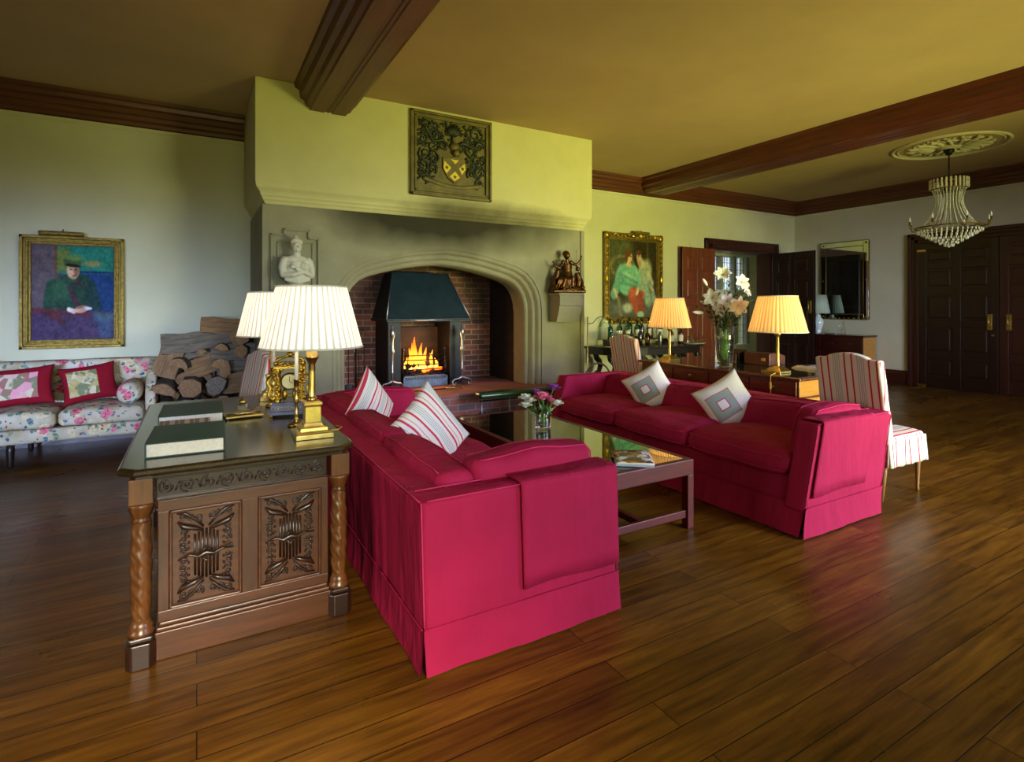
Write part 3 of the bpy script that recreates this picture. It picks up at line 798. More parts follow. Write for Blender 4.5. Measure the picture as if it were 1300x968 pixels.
b = MB()
for y0, y1 in ((2.705, 3.25), (3.77, 4.315)): B(-.13, .53, y0, y1, .12, .757, .003, b)
B(-.13, .53, 3.2, 3.8, .66, .757, .003, b); b.build('carcass', 'carved', dk)
for y0, y1 in ((2.665, 3.27), (3.75, 4.355)):
    b = MB()   # plinth rails
    B(-.15, .55, y0, y1, .0, .115, .004, b); B(-.145, .545, y0+.008, y1-.008, .112, .130, .006, b); B(-.137, .537, y0+.018, y1-.018, .128, .146, .006, b)
    b.build('plinth', 'carvedx', dk)
leafrf = lambda a, h: 1+.16*abs(math.sin(3*a+h*58))*abs(math.cos(h*40+a))
def column(x, y):
    m = MB()
    prof = [(.047, .125), (.047, .14), (.039, .145), (.043, .16), (.036, .17), (.03, .19)]
    m.lathe(prof, x-ox, y-oy, 0, 20)
    m.lathe([(.030+.005*math.sin((z-.19)/.39*PI), z) for z in np.linspace(.185, .58, 80)], x-ox, y-oy, 0, 36, rf=leafrf, cap=False)
    m.lathe([(.028, .578), (.034, .585), (.028, .592), (.030, .60), (.042, .635), (.046, .645), (.046, .655)], x-ox, y-oy, 0, 20, rf=lambda a, h: 1+(.10*math.cos(8*a) if h > .595 and h < .64 else 0))
    m.build('column', 'column', dk)
    m = MB(); e = .052
    m.prism([(x-ox-e, y-oy-e+.02), (x-ox-e+.02, y-oy-e), (x-ox+e-.02, y-oy-e), (x-ox+e, y-oy-e+.02), (x-ox+e, y-oy+e-.02), (x-ox+e-.02, y-oy+e), (x-ox-e+.02, y-oy+e), (x-ox-e, y-oy+e-.02)], 'Z', 0, .10)
    e -= .008; m.chbox(x-ox-e, x-ox+e, y-oy-e, y-oy+e, .098, .127, .01)
    m.build('column_base', 'carvedark', dk, bevel=.004)
    m = MB(); m.chbox(x-ox-.042, x-ox+.042, y-oy-.036, y-oy+.036, .655, .757, .003); m.build('column_block', 'column', dk)
for x in (-.195, .588):
    for y in (2.683, 4.337): column(x, y)
# end frame facing the camera (and its twin at the far end)
for sgn, yy in ((-1, 2.705), (1, 4.315)):
    Y = lambda d: (yy+sgn*d)-oy
    def bx(m, x0, x1, z0, z1, d0, d1, c=.003): m.chbox(x0-ox, x1-ox, min(Y(d0), Y(d1)), max(Y(d0), Y(d1)), z0, z1, c)
    for z0, z1 in ((.60, .648), (.146, .19)):
        m = MB(); bx(m, -.14, .54, z0, z1, 0, .018); m.build('rail', 'carvedx', dk)
    for x0, x1 in ((-.14, -.10), (.172, .238), (.508, .54)):
        m = MB(); bx(m, x0, x1, .188, .602, 0, .0179); m.build('stile', 'carved', dk)
    # frieze rail with scrolling vine
    m = MB(); bx(m, -.145, .535, .652, .755, 0, .012)
    bx(m, -.145, .535, .740, .755, .01, .026); bx(m, -.145, .535, .650, .662, .01, .024)
    fr = m.build('frieze', 'carvedark', dk)
    m = MB()
    n = 9
    for k in range(n):
        cx = -.145+.68*(k+.5)/n; cz = .701; sg = 1 if k % 2 == 0 else -1
        m.tube([(x-ox, Y(.014), z) for x, z in spiral(cx, cz, .031, 1.6, PI/2*sg, sg)], .0042, 6)
        m.ball((cx-ox, Y(.016), cz), .007, 8)
        for j in range(3):
            a = j*2.1+k; m.ball((cx-ox+.019*math.cos(a), Y(.013), cz+.019*math.sin(a)), .006, 8, sc=(1, .5, 1))
        if k < n-1: m.tube([(cx+.03-ox, Y(.013), cz-sg*.018), (cx+.0378-ox, Y(.015), cz), (cx+.046-ox, Y(.013), cz+sg*.018)], .004, 6)
    m.build('scroll_carving', 'carvedark', fr)
    for x0, x1 in ((-.10, .172), (.238, .508)):
        m = MB(); bx(m, x0, x1, .19, .60, -.002, .003)
        # bolection moulding
        for a0, a1, c0, c1 in ((x0, x0+.012, .19, .60), (x1-.012, x1, .19, .60), (x0, x1, .588, .60), (x0, x1, .19, .202)): bx(m, a0, a1, c0, c1, .003, .022, .004)
        pn = m.build('end_panel', 'carvedx', dk)
        cx = (x0+x1)/2; m = MB()
        for k in range(7):   # linenfold ribs in the middle
            xx = cx-.042+k*.014; top = .50-.018*abs(k-3)/3; m.tube([(xx-ox, Y(.006), .29+.018*abs(k-3)/3), (xx-ox, Y(.010), .395), (xx-ox, Y(.006), top)], .0055, 6)
        for sz in (-1, 1):
            for sx in (-1, 1):   # horn-shaped scroll leaves
                P = [(cx+sx*.012, .395+sz*.10), (cx+sx*.045, .395+sz*.115), (cx+sx*.085, .395+sz*.128), (cx+sx*.105, .395+sz*.15)]
                m.tube([(x-ox, Y(.010), z) for x, z in P], [.006, .011, .013, .004], 8)
                m.tube([(x-ox, Y(.008), z) for x, z in ((cx+sx*.01, .395+sz*.115), (cx+sx*.04, .395+sz*.15), (cx+sx*.075, .395+sz*.18), (cx+sx*.108, .395+sz*.185))], [.004, .006, .007, .003], 7)
                for j in range(3):
                    q = spiral(cx+sx*(.025+.03*j), .395+sz*(.155+.008*j), .017, 1.4, j+sx, sx*sz, 16)
                    m.tube([(x-ox, Y(.007), z) for x, z in q], .0038, 6)
                for j in range(4):
                    q = spiral(cx+sx*.085, .395+sz*(.022+.026*j), .014, 1.3, j*1.7, -sx, 14)
                    m.tube([(x-ox, Y(.007), z) for x, z in q], .0038, 6)
                    m.ball((cx+sx*.066-ox, Y(.008), .395+sz*(.03+.026*j)), .006, 7)
        m.tube([(x-ox, Y(.014), z) for x, z in ((cx-.105, .385), (cx-.06, .40), (cx-.03, .385), (cx, .40), (cx+.03, .39), (cx+.06, .405), (cx+.105, .40))], [.003, .006, .008, .013, .008, .006, .003], 8)
        m.tube([(cx-.03-ox, Y(.016), .395), (cx-ox, Y(.018), .425), (cx+.03-ox, Y(.016), .395), (cx-ox, Y(.018), .365), (cx-.03-ox, Y(.016), .395)], .004, 6)
        m.build('panel_carving', 'carvedark', pn)

# ================================================================== FLORAL SOFA
def floral(name):
    m, nt, b = newmat(name); v = coords(nt)
    wv = nd(nt, 'ShaderNodeTexNoise', i_Scale=6, i_Detail=2); nt.links.new(v, wv.inputs['Vector'])
    dv = nd(nt, 'ShaderNodeVectorMath', operation='MULTIPLY_ADD'); nt.links.new(wv.outputs['Color'], dv.inputs[0]); dv.inputs[1].default_value = (.14,)*3; nt.links.new(v, dv.inputs[2])
    W_ = dv.outputs[0]
    base = ramp(nt, noise(nt, v, 5, 3), [(.4, lin((200, 190, 166))), (.65, lin((176, 160, 126)))])
    def layer(col, scale, seedv, lo, c1, c2, r=.35):
        mp = nt.nodes.new('ShaderNodeMapping'); mp.inputs['Location'].default_value = (seedv, seedv*.7, seedv*1.3); nt.links.new(W_, mp.inputs[0])
        vo = nd(nt, 'ShaderNodeTexVoronoi', i_Scale=scale); nt.links.new(mp.outputs[0], vo.inputs['Vector'])
        sp = nd(nt, 'ShaderNodeSeparateColor'); nt.links.new(vo.outputs['Color'], sp.inputs[0])
        mask = mth(nt, 'MULTIPLY', mth(nt, 'LESS_THAN', vo.outputs['Distance'], r), mth(nt, 'LESS_THAN', sp.outputs[0], lo))
        c = ramp(nt, mth(nt, 'ADD', noise(nt, v, 45, 2), mth(nt, 'MULTIPLY', vo.outputs['Distance'], .4)), [(.45, lin(c1)), (.7, lin(c2))])
        return mixc(nt, mask, col, c)
    c = layer(base, 8, 0, .6, (196, 168, 124), (216, 200, 160), .45)
    c = layer(c, 13, 4.1, .8, (70, 98, 84), (140, 158, 128), .30)
    c = layer(c, 17, 9.3, .5, (56, 84, 104), (120, 150, 168), .28)
    c = layer(c, 6.5, 2.2, .6, (178, 44, 72), (224, 130, 142), .40)
    c = layer(c, 22, 6.7, .55, (120, 70, 60), (168, 120, 96), .22)
    nt.links.new(c, b.inputs['Base Color']); b.inputs['Roughness'].default_value = .85; b.inputs['Specular IOR Level'].default_value = .2
    bump(nt, b, noise(nt, v, 7, 3), .3, .02); return m
MAT['floral'] = floral('floral_chintz')
t = thing('floral_sofa', 'cream sofa in pink and blue floral chintz, under the soldier portrait', 'sofa', (-1.45, 6.85, 0))
ox, oy = -1.45, 6.85
J = jit(.006, 4, 40)
MBs = lambda: MB()
b = MB(); b.soft(-1.09, 1.09, .27, .45, .30, .905, .05, .08, fn=lambda p: J(Vector((p.x, p.y+.05*(p.z-.9), p.z+.0)))); b.build('back', 'floral', t)
for sx in (-1, 1):
    b = MB(); pr = [(.45, .24), (.45, .895), (.30, .895), (.10, .86), (-.06, .79), (-.17, .70), (-.24, .60), (-.28, .50), (-.30, .24)]
    b.prism(pr, 'X', sx*1.0, sx*1.09); b.build('arm', 'floral', t, bevel=.025)
b = MB(); b.soft(-1.02, 1.02, -.38, .34, .21, .335, .03, .08, fn=J); b.build('seat_base', 'floral', t)
for k in range(3):
    x0 = -1.0+k*.667; f0 = jit(.01, 5, 50+k)
    def f(p, x0=x0, f0=f0):
        u = (p.x-x0-.333)/.333; v_ = (p.y+.04)/.36; kk = max(0, 1-u*u)*max(0, 1-v_*v_)
        return f0(Vector((p.x, p.y, p.z+(.03*kk**.6 if p.z > .41 else 0))))
    b = MB(); b.soft(x0+.003, x0+.664, -.40, .28, .34, .48, .05, .05, fn=f); b.build('seat_cushion', 'floral', t)
for sx in (-1, 1):
    b = MB()
    b.lathe([(1e-4, -.25), (.07, -.245), (.10, -.22), (.108, -.1), (.108, .1), (.10, .22), (.07, .245), (1e-4, .25)], n=28, M=Matrix.Translation((sx*.87, -.06, .60)) @ Matrix.Rotation(PI/2, 4, 'X'))
    b.build('bolster', 'floral', t)
for x in (-1.02, 0, 1.02):
    for y in (-.34, .36):
        b = MB(); b.lathe([(.018, 0), (.022, .02), (.03, .15), (.032, .215)], x, y, 0, 10); b.build('leg', 'darkwood', t)
def panel_cushion(name, label, loc, yaw, roll, lean, w, h, inner):
    m, nt, b_ = clothbase('cushion_'+name); u, v = uvsplit(nt)
    du = mth(nt, 'ABSOLUTE', mth(nt, 'SUBTRACT', u, inner[0])); dv = mth(nt, 'ABSOLUTE', mth(nt, 'SUBTRACT', v, .5))
    k = mth(nt, 'MULTIPLY', mth(nt, 'LESS_THAN', du, inner[1]), mth(nt, 'LESS_THAN', dv, inner[2]))
    vo = nd(nt, 'ShaderNodeTexVoronoi', i_Scale=inner[5]); nt.links.new(coords(nt), vo.inputs['Vector'])
    sp = nd(nt, 'ShaderNodeSeparateColor'); nt.links.new(vo.outputs['Color'], sp.inputs[0])
    c = ramp(nt, mth(nt, 'ADD', mth(nt, 'MULTIPLY', sp.outputs[0], .7), mth(nt, 'MULTIPLY', noise(nt, coords(nt), 22, 3), .4)), [(.0, lin(inner[3])), (.42, lin((120, 130, 96))), (.5, lin((206, 196, 160))), (.85, lin(inner[4]))])
    nt.links.new(mixc(nt, k, lin((132, 12, 30)), c), b_.inputs['Base Color'])
    b = pillow_mesh(w, h, .15); o = b.build('cushion', m); o.rotation_mode = 'QUATERNION'; o.location = loc
    o.rotation_quaternion = (Matrix.Rotation(yaw, 4, 'Z') @ Matrix.Rotation(lean, 4, 'X') @ Matrix.Rotation(roll, 4, 'Y')).to_quaternion()
    tag(o, label, 'cushion')
panel_cushion('a', 'dark red cushion with floral needlework panel, at the left on the floral sofa', (-1.47, 6.83, .69), math.radians(-4), math.radians(-5), math.radians(-16), .56, .38, (.48, .33, .33, (196, 60, 92), (222, 150, 160), 14))
panel_cushion('b', 'dark red cushion with olive tapestry panel, beside the bolster of the floral sofa', (-.93, 6.86, .69), math.radians(8), math.radians(-8), math.radians(-18), .46, .38, (.38, .27, .34, (110, 100, 50), (176, 156, 90), 20))
# ================================================================== STRIPED CHAIRS
def chairmat():
    m, nt, b = clothbase('striped_slipcover', .3, 9)
    t = nt.nodes.new('ShaderNodeTexCoord'); sp = nd(nt, 'ShaderNodeSeparateXYZ'); nt.links.new(t.outputs['Object'], sp.inputs[0])
    sn = nd(nt, 'ShaderNodeSeparateXYZ'); nt.links.new(t.outputs['Normal'], sn.inputs[0])
    k = mth(nt, 'GREATER_THAN', mth(nt, 'ABSOLUTE', sn.outputs[1]), .75)
    x = mth(nt, 'ADD', mth(nt, 'MULTIPLY', sp.outputs[0], k), mth(nt, 'MULTIPLY', sp.outputs[1], mth(nt, 'SUBTRACT', 1, k)))
    seq = [(.04, .11, (196, 44, 72)), (.28, .32, GREY), (.36, .40, GREY), (.44, .48, GREY), (.52, .56, GREY), (.74, .81, (196, 44, 72))]
    nt.links.new(stripe_ramp(nt, mth(nt, 'ADD', x, 10), 5.6, seq, (226, 216, 200)), b.inputs['Base Color']); return m
MAT['chair'] = chairmat()
def make_chair(label):
    t = thing('striped_chair', label, 'chair', (0, 0, 0))
    lean = lambda p: Vector((p.x-.20*max(0, p.z-.45), p.y*(1-.05*(p.z-.45)), p.z+(.045*max(0, 1-(p.y/.17)**2)**.7*(1 if p.z > .8 else 0)*min(1, max(0, p.z-.85)/.15) if abs(p.y) < .17 else 0)))
    J = jit(.004, 6, 5)
    b = MB(); b.soft(-.29, -.21, -.25, .25, .42, 1.055, .02, .03, fn=lambda p: J(lean(p))); b.build('backrest', 'chair', t)
    b = MB(); b.soft(-.25, .26, -.24, .24, .39, .475, .03, .05, fn=lambda p: J(Vector((p.x, p.y*(1+.08*(p.x)), p.z+.012*max(0, 1-(p.y/.24)**2))))); b.build('seat', 'chair', t)
    # pleated skirt
    per = [(-.26, -.235), (.265, -.25), (.265, .25), (-.26, .235)]
    b = MB()
    for i in range(4):
        p0 = Vector((*per[i], 0)); p1 = Vector((*per[(i+1) % 4], 0)); nrm = Vector((p1.y-p0.y, p0.x-p1.x, 0)).normalized()
        def g(u, v):
            a = .007*math.sin(u*26)*v; q = p0.lerp(p1, u)+nrm*(a+.012*v); q.z = .45-.20*v; return q
        b.grid(g, 40, 5)
    o = b.build('skirt', 'chair', t); md = o.modifiers.new('solid', 'SOLIDIFY'); md.thickness = .004
    for x, y, dx in ((-.23, -.2, -.07), (-.23, .2, -.07), (.22, -.21, 0), (.22, .21, 0)):
        b = MB()
        if dx: b.tube([(x+dx, y, 0), (x+dx*.4, y, .2), (x, y, .40)], [.016, .02, .022], 8)
        else: b.lathe([(.012, 0), (.014, .02), (.011, .03), (.021, .24), (.024, .26), (.018, .27), (.024, .29), (.024, .40)], x, y, 0, 12)
        b.build('leg', 'legwood', t)
    return t
ch = make_chair('striped slipcovered chair behind the near end of the crimson sofa, its seat in view')
ch.location = (4.72, 2.37, 0)
hidecopy(ch, 'striped slipcovered chair by the drinks table at the far end of the writing desk', (5.09, 5.36, 0), 0)
hidecopy(ch, 'striped slipcovered chair in front of the log pile, behind the carved desk', (.10, 4.82, 0), math.radians(193))

# ================================================================== LAMPS
def shademat(name, c, emc, es, trans):
    m, nt, b = newmat(name)
    out = nt.nodes['Material Output']; nt.nodes.remove(b)
    g = nt.nodes.new('ShaderNodeTexCoord'); sp = nd(nt, 'ShaderNodeSeparateXYZ'); nt.links.new(g.outputs['Object'], sp.inputs[0])
    ang = mth(nt, 'ARCTAN2', sp.outputs[1], sp.outputs[0])
    pl = mth(nt, 'SINE', mth(nt, 'MULTIPLY', ang, 44))
    col = ramp(nt, mth(nt, 'ADD', mth(nt, 'MULTIPLY', pl, .5), .5), [(0, lin(tuple(v*.86 for v in c))), (.6, lin(c))])
    d = nd(nt, 'ShaderNodeBsdfDiffuse'); t = nd(nt, 'ShaderNodeBsdfTranslucent')
    nt.links.new(col, d.inputs[0]); nt.links.new(col, t.inputs[0])
    mx = nd(nt, 'ShaderNodeMixShader'); mx.inputs[0].default_value = trans; nt.links.new(d.outputs[0], mx.inputs[1]); nt.links.new(t.outputs[0], mx.inputs[2])
    e = nd(nt, 'ShaderNodeEmission'); e.inputs['Strength'].default_value = es
    nt.links.new(ramp(nt, mth(nt, 'ADD', mth(nt, 'MULTIPLY', pl, .5), .5), [(0, lin(tuple(v*.72 for v in emc))), (.7, lin(emc))]), e.inputs[0])
    ad = nd(nt, 'ShaderNodeAddShader'); nt.links.new(mx.outputs[0], ad.inputs[0]); nt.links.new(e.outputs[0], ad.inputs[1])
    nt.links.new(ad.outputs[0], out.inputs[0]); return m
MAT['shade_white'] = shademat('white_pleated_shade', (240, 236, 224), (255, 248, 232), .55, .45)
MAT['shade_warm'] = shademat('cream_pleated_shade', (244, 216, 160), (255, 206, 120), .45, .5)
MAT['shade_pale'] = shademat('pale_green_shade', (200, 214, 190), (0, 0, 0), 0, .2)
MAT['bulb'] = emis('lit_bulb', (255, 220, 160), 6)
MAT['trim'] = plain('shade_trim', (226, 220, 206), .7)
def shade(parent, z0, z1, r0, r1, mat, pleats=44):
    b = MB(); b.lathe([(r0+(r1-r0)*k/6, z0+(z1-z0)*k/6) for k in range(7)], n=pleats*4, rf=lambda a, h: 1+.010*math.sin(pleats*a), cap=False)
    o = b.build('lamp_shade', mat, parent); md = o.modifiers.new('solid', 'SOLIDIFY'); md.thickness = .0025
    b = MB(); b.tube([(r0*1.008*math.cos(a), r0*1.008*math.sin(a), z0) for a in np.linspace(0, 2*PI, 48, False)], .005, 6, True)
    b.tube([(r1*1.01*math.cos(a), r1*1.01*math.sin(a), z1) for a in np.linspace(0, 2*PI, 48, False)], .005, 6, True)
    b.build('shade_trim', 'trim', o)
    b = MB()   # spider ring and spokes
    for k in range(3):
        a = k*2*PI/3; b.tube([(0, 0, z1-.012), (r1*math.cos(a), r1*math.sin(a), z1-.012)], .002, 5)
    b.build('shade_carrier', 'brass', o)
    return o
def bulb(parent, loc, power, color=(1, .72, .38)):
    b = MB(); b.lathe([(.001, -.045), (.013, -.04), (.014, -.02), (.028, .01), (.03, .025), (.02, .045), (.001, .052)], z=loc[2], n=14); o = b.build('bulb', 'bulb', parent)
    d = bpy.data.lights.new('bulb_light', 'POINT'); d.energy = power; d.color = color; d.shadow_soft_size = .05
    l = bpy.data.objects.new('bulb_light', d); C.objects.link(l); l.parent = parent; l.location = (loc[0], loc[1], loc[2]+.09)
def column_lamp(label, x, y, r0, r1, p):
    t = thing('table_lamp', label, 'lamp', (x, y, .806))
    b = MB(); b.sqlathe([(.088, 0), (.088, .022), (.082, .03), (.066, .034), (.064, .05), (.05, .056), (.044, .062), (.044, .07), (.038, .075), (.037, .15), (.043, .158), (.043, .17), (.03, .176), (.001, .178)])
    b.build('base', 'brass', t, bevel=.002)
    b = MB(); b.lathe([(.027, .176), (.023, .19), (.018, .196), (.0172, .20), (.0170, .24), (.0168, .28), (.0166, .32), (.0165, .36), (.021, .366), (.023, .375), (.028, .38), (.034, .39), (.036, .398), (.028, .405), (.027, .45), (.016, .46), (.013, .52)], n=60, rf=lambda a, h: 1+(.03*math.cos(10*a) if .2 < h < .37 else 0))
    b.build('column', 'brass', t)
    shade(t, .445, .745, r0, r1, 'shade_white'); bulb(t, (0, 0, .58), p*.4, (1, .82, .55))
    b = MB(); b.lathe([(.004, .73), (.009, .745), (.009, .755), (.001, .765)], n=10); b.build('finial', 'brass', t)
    b = MB(); b.tube([(.08, .02, .012), (.14, .05, .006), (.17, .1, .006), (.15, .16, .005)], .003, 6); b.build('flex', 'cable', t)
    return t
column_lamp('brass column lamp with white pleated shade, at the near end of the carved desk', .50, 2.88, .243, .166, 9)
column_lamp('brass column lamp with white pleated shade, at the far end of the carved desk', .46, 4.17, .225, .155, 9)
def stick_lamp(label, x, y, r0, r1, p, cord):
    t = thing('table_lamp', label, 'lamp', (x, y, .806))
    b = MB(); b.sqlathe([(.085, 0), (.085, .018), (.06, .045), (.03, .06), (.022, .066), (.001, .067)]); b.build('base', 'brass', t, bevel=.003)
    b = MB(); b.lathe([(.024, .06), (.018, .075), (.016, .09), (.0145, .34), (.018, .355), (.032, .375), (.034, .385), (.018, .395), (.014, .46)], n=20); b.build('column', 'brass', t)
    shade(t, .40, .75, r0, r1, 'shade_warm', 36); bulb(t, (0, 0, .55), p, (1, .66, .28))
    if cord:
        b = MB(); b.tube([(-.07, -.03, .01), (-.14, -.07, .008), (-.22, -.1, .006), (-.268, -.11, -.004), (-.272, -.112, -.1), (-.272, -.112, -.28)], .0035, 6); b.build('flex', 'cable', t)
        b = MB(); b.soft(-.284, -.264, -.122, -.102, -.13, -.06, .008, .02); b.build('flex_switch', 'cable', t)
    return t
stick_lamp('brass stick lamp with glowing cream shade, left of the lilies on the writing desk', 4.96, 4.80, .25, .165, 8, False)
stick_lamp('brass stick lamp with glowing cream shade, right of the lilies on the writing desk', 4.95, 3.37, .268, .178, 8, True)

# ================================================================== ON THE CARVED DESK
def book(label, x0, x1, y0, y1, z0, h, cover, rz=0):
    cx, cy = (x0+x1)/2, (y0+y1)/2; w, d = (x1-x0)/2, (y1-y0)/2
    t = thing('photo_album', label, 'book', (cx, cy, z0), rz)
    b = MB(); b.chbox(-w+.006, w-.008, -d+.008, d-.008, .0045, h-.0045, .001); b.build('page_block', 'paper', t)
    b = MB(); b.chbox(-w, w, -d, d, 0, .005, .0015).chbox(-w, w, -d, d, h-.005, h, .0015).chbox(-w, -w+.006, -d, d, 0, h, .0015); b.build('cover', cover, t)
book('big green cloth album, the nearer of two on the carved desk', -.185, .118, 2.775, 3.175, .806, .064, 'greencover', math.radians(-2))
book('big green cloth album, the farther of two on the carved desk', -.175, .135, 3.44, 3.86, .806, .062, 'greencover', math.radians(-1))
m, nt, b_ = clothbase('tartan_paper', .05); sp = nd(nt, 'ShaderNodeSeparateXYZ'); nt.links.new(coords(nt), sp.inputs[0])
ca = stripe_ramp(nt, mth(nt, 'ADD', sp.outputs[0], 5.0), 15, [(.0, .35, (214, 200, 190)), (.62, .66, (236, 228, 220))], (150, 138, 124))
cb_ = stripe_ramp(nt, mth(nt, 'ADD', sp.outputs[1], 5.0), 15, [(.0, .3, (255, 255, 255))], (215, 205, 200))
nt.links.new(mixc(nt, .35, ca, cb_, 'MULTIPLY'), b_.inputs['Base Color']); MAT['tartan'] = m
t = thing('checked_box', 'flat box in beige and white check between the two green albums', 'box', (-.055, 3.30, .806))
b = MB(); b.chbox(-.112, .112, -.095, .095, 0, .026, .002); b.build('box_base', 'tartan', t)
b = MB(); b.chbox(-.115, .115, -.098, .098, .02, .046, .002); b.build('lid', 'tartan', t)
# inkstand
t = thing('inkstand', 'brass inkstand with a square crystal inkwell on the carved desk', 'inkstand', (.235, 3.58, .806), math.radians(6))
b = MB(); b.chbox(-.10, .10, -.075, .075, .006, .018, .003)
for sx in (-1, 1):
    for sy in (-1, 1): b.ball((sx*.09, sy*.065, .006), .007, 8)
b.tube([(-.09, -.02, .02), (-.06, -.035, .03), (-.02, -.04, .025), (.0, -.05, .03), (.02, -.04, .025), (.06, -.035, .03), (.09, -.02, .02)], .006, 6)
b.tube([(.06, .02, .02), (.075, .03, .05), (.095, .01, .06), (.085, -.01, .045)], .004, 6)
b.build('tray', 'brass', t)
b = MB(); b.sqlathe([(.04, .018), (.04, .028), (.03, .034), (.028, .07), (.02, .078), (.001, .079)]); b.build('inkwell', 'crystal', t)
b = MB(); b.lathe([(.018, .079), (.022, .084), (.02, .096), (.008, .104), (.008, .11), (.001, .114)], n=14); b.build('inkwell_lid', 'brass', t)
# candlesticks
def candlestick(label, x, y):
    t = thing('candlestick', label, 'candlestick', (x, y, .806))
    b = MB(); b.lathe([(.046, 0), (.048, .006), (.042, .014), (.025, .02), (.012, .027), (.009, .05), (.013, .06), (.009, .07), (.008, .12), (.015, .135), (.010, .15), (.009, .19), (.014, .2), (.008, .21), (.0135, .215), (.0135, .245), (.017, .248), (.017, .252), (.001, .252)], n=22)
    b.build('stem', 'brass', t)
    b = MB(); b.lathe([(.0105, .25), (.0105, .42), (.006, .425), (.001, .43)], n=12); b.build('candle', 'candle', t)
    return t
candlestick('brass candlestick with white candle, in front of the gilt clock', .47, 3.17)
candlestick('brass candlestick with white candle, behind the gilt clock', .43, 3.86)
# clock
t = thing('mantel_clock', 'ornate gilt clock on a grey marble plinth on the carved desk', 'clock', (.485, 3.52, .806), math.radians(-12))
b = MB(); b.chbox(-.11, .11, -.09, .09, .012, .032, .003).chbox(-.10, .10, -.08, .08, .032, .07, .003).chbox(-.095, .095, -.075, .075, .07, .08, .002); b.build('plinth', 'marble', t)
b = MB()
for sx in (-1, 1):
    for sy in (-1, 1): b.ball((sx*.095, sy*.075, .007), .009, 8)
for k in range(9): b.ball((-.08+k*.02, -.081, .05), .007, 6, sc=(1.2, .4, .7))
b.build('plinth_mounts', 'gilt', t)
for sx in (-1, 1):
    for sy in (-1, 1):
        b = MB(); b.lathe([(.016, .08), (.016, .09), (.010, .1), (.013, .13), (.009, .16), (.014, .19), (.008, .23), (.013, .26), (.016, .27), (.016, .28)], sx*.065, sy*.05, 0, 12, rf=lambda a, h: 1+.18*math.sin(5*a+h*200)); b.build('gilt_column', 'gilt', t)
b = MB(); b.chbox(-.085, .085, -.068, .068, .278, .295, .003)
for k in range(7):
    a = -.075+.025*k; b.ball((a, -.06, .303+.01*math.cos(k)), .012, 7); b.ball((a, .06, .303), .012, 7)
for sx in (-1, 1):
    b.tube([(sx*.08, 0, .295), (sx*.07, 0, .33), (sx*.03, 0, .345), (0, 0, .36)], [.012, .010, .008, .014], 8)
    b.tube([(sx*.09, -.06, .09), (sx*.115, -.06, .13), (sx*.10, -.06, .17), (sx*.12, -.06, .2), (sx*.09, -.06, .25)], .009, 7)
b.ball((0, 0, .36), .018, 10)
b.build('gilt_canopy', 'gilt', t)
MAT['gilt_dial'] = plain('gilt_dial', (206, 190, 140), .4, .3, 20, .1)
b = MB(); b.lathe([(.001, -.03), (.048, -.03), (.052, -.02), (.052, .02), (.048, .03), (.001, .03)], n=24, M=Matrix.Translation((0, 0, .2)) @ Matrix.Rotation(PI/2, 4, 'X')); b.build('clock_drum', 'gilt', t)
b = MB(); b.lathe([(.001, 0), (.042, 0)], n=24, M=Matrix.Translation((0, -.0315, .2)) @ Matrix.Rotation(PI/2, 4, 'X'), cap=False); dl = b.build('dial', 'gilt_dial', t)
b = MB(); b.tube([(0, -.033, .2), (0, -.033, .23)], .0015, 5).tube([(0, -.033, .2), (.018, -.033, .19)], .0015, 5); b.build('hands', 'iron', dl)
b = MB(); b.ball((-.03, .0, .12), .022, 10, sc=(.8, .8, 1.6)).ball((.03, 0, .12), .022, 10, sc=(.8, .8, 1.6)).ball((-.03, 0, .165), .012, 8).ball((.03, 0, .165), .012, 8)
rr = random.Random(13)
for k in range(46):
    sx = rr.choice((-1, 1)); b.ball((sx*(.04+.05*rr.random()), -.055-.012*rr.random(), .09+.2*rr.random()), .008+.006*rr.random(), 7)
for sx in (-1, 1):
    for k in range(4): b.tube([(x, -.062, z) for x, z in spiral(sx*.072, .115+.05*k, .022, 1.3, k, sx, 12)], .005, 6)
b.build('gilt_figures', 'gilt', t)

# ================================================================== WRITING DESK
wx0, wx1, wy0, wy1 = 4.70, 5.84, 2.98, 5.06
t = thing('writing_desk', 'brown walnut partners desk behind the crimson sofa, carrying lilies and two lamps', 'desk', ((wx0+wx1)/2, (wy0+wy1)/2, 0))
hx, hy = (wx1-wx0)/2, (wy1-wy0)/2
b = MB(); b.chbox(-hx, hx, -hy, hy, .775, .803, .008); b.build('desk_top', 'walnut', t)
b = MB(); b.chbox(-hx+.05, hx-.05, -hy+.05, hy-.05, .8, .8055, .001); b.build('leather_inset', plain('dark_leather_top', (46, 40, 18), .12, 0, 30, .15, 0, .6, .6), t)
b = MB()
b.chbox(-hx+.03, hx-.03, -hy+.03, hy-.03, .62, .776, .003)
for sy in (-1, 1): b.chbox(-hx+.03, hx-.03, min(sy*(hy-.03), sy*(hy-.55)), max(sy*(hy-.03), sy*(hy-.55)), .06, .625, .003)
b.build('carcass', 'walnut', t)
b = MB()
for sy in (-1, 1):
    b.chbox(-hx+.034, hx-.034, sy*(hy-.03)-.003*1, sy*(hy-.03)+.003, .075, .61, .002); b.chbox(-hx+.034, hx-.034, sy*(hy-.03)-.004, sy*(hy-.03)+.004, .63, .772, .002)
    b.build('end_veneer', 'honey', t); b = MB()
b.bm.free()
for sy in (-1, 1):
    b = MB(); b.chbox(-hx+.01, hx-.01, min(sy*(hy-.01), sy*(hy-.57)), max(sy*(hy-.01), sy*(hy-.57)), 0, .06, .006); b.build('plinth', 'walnut', t)
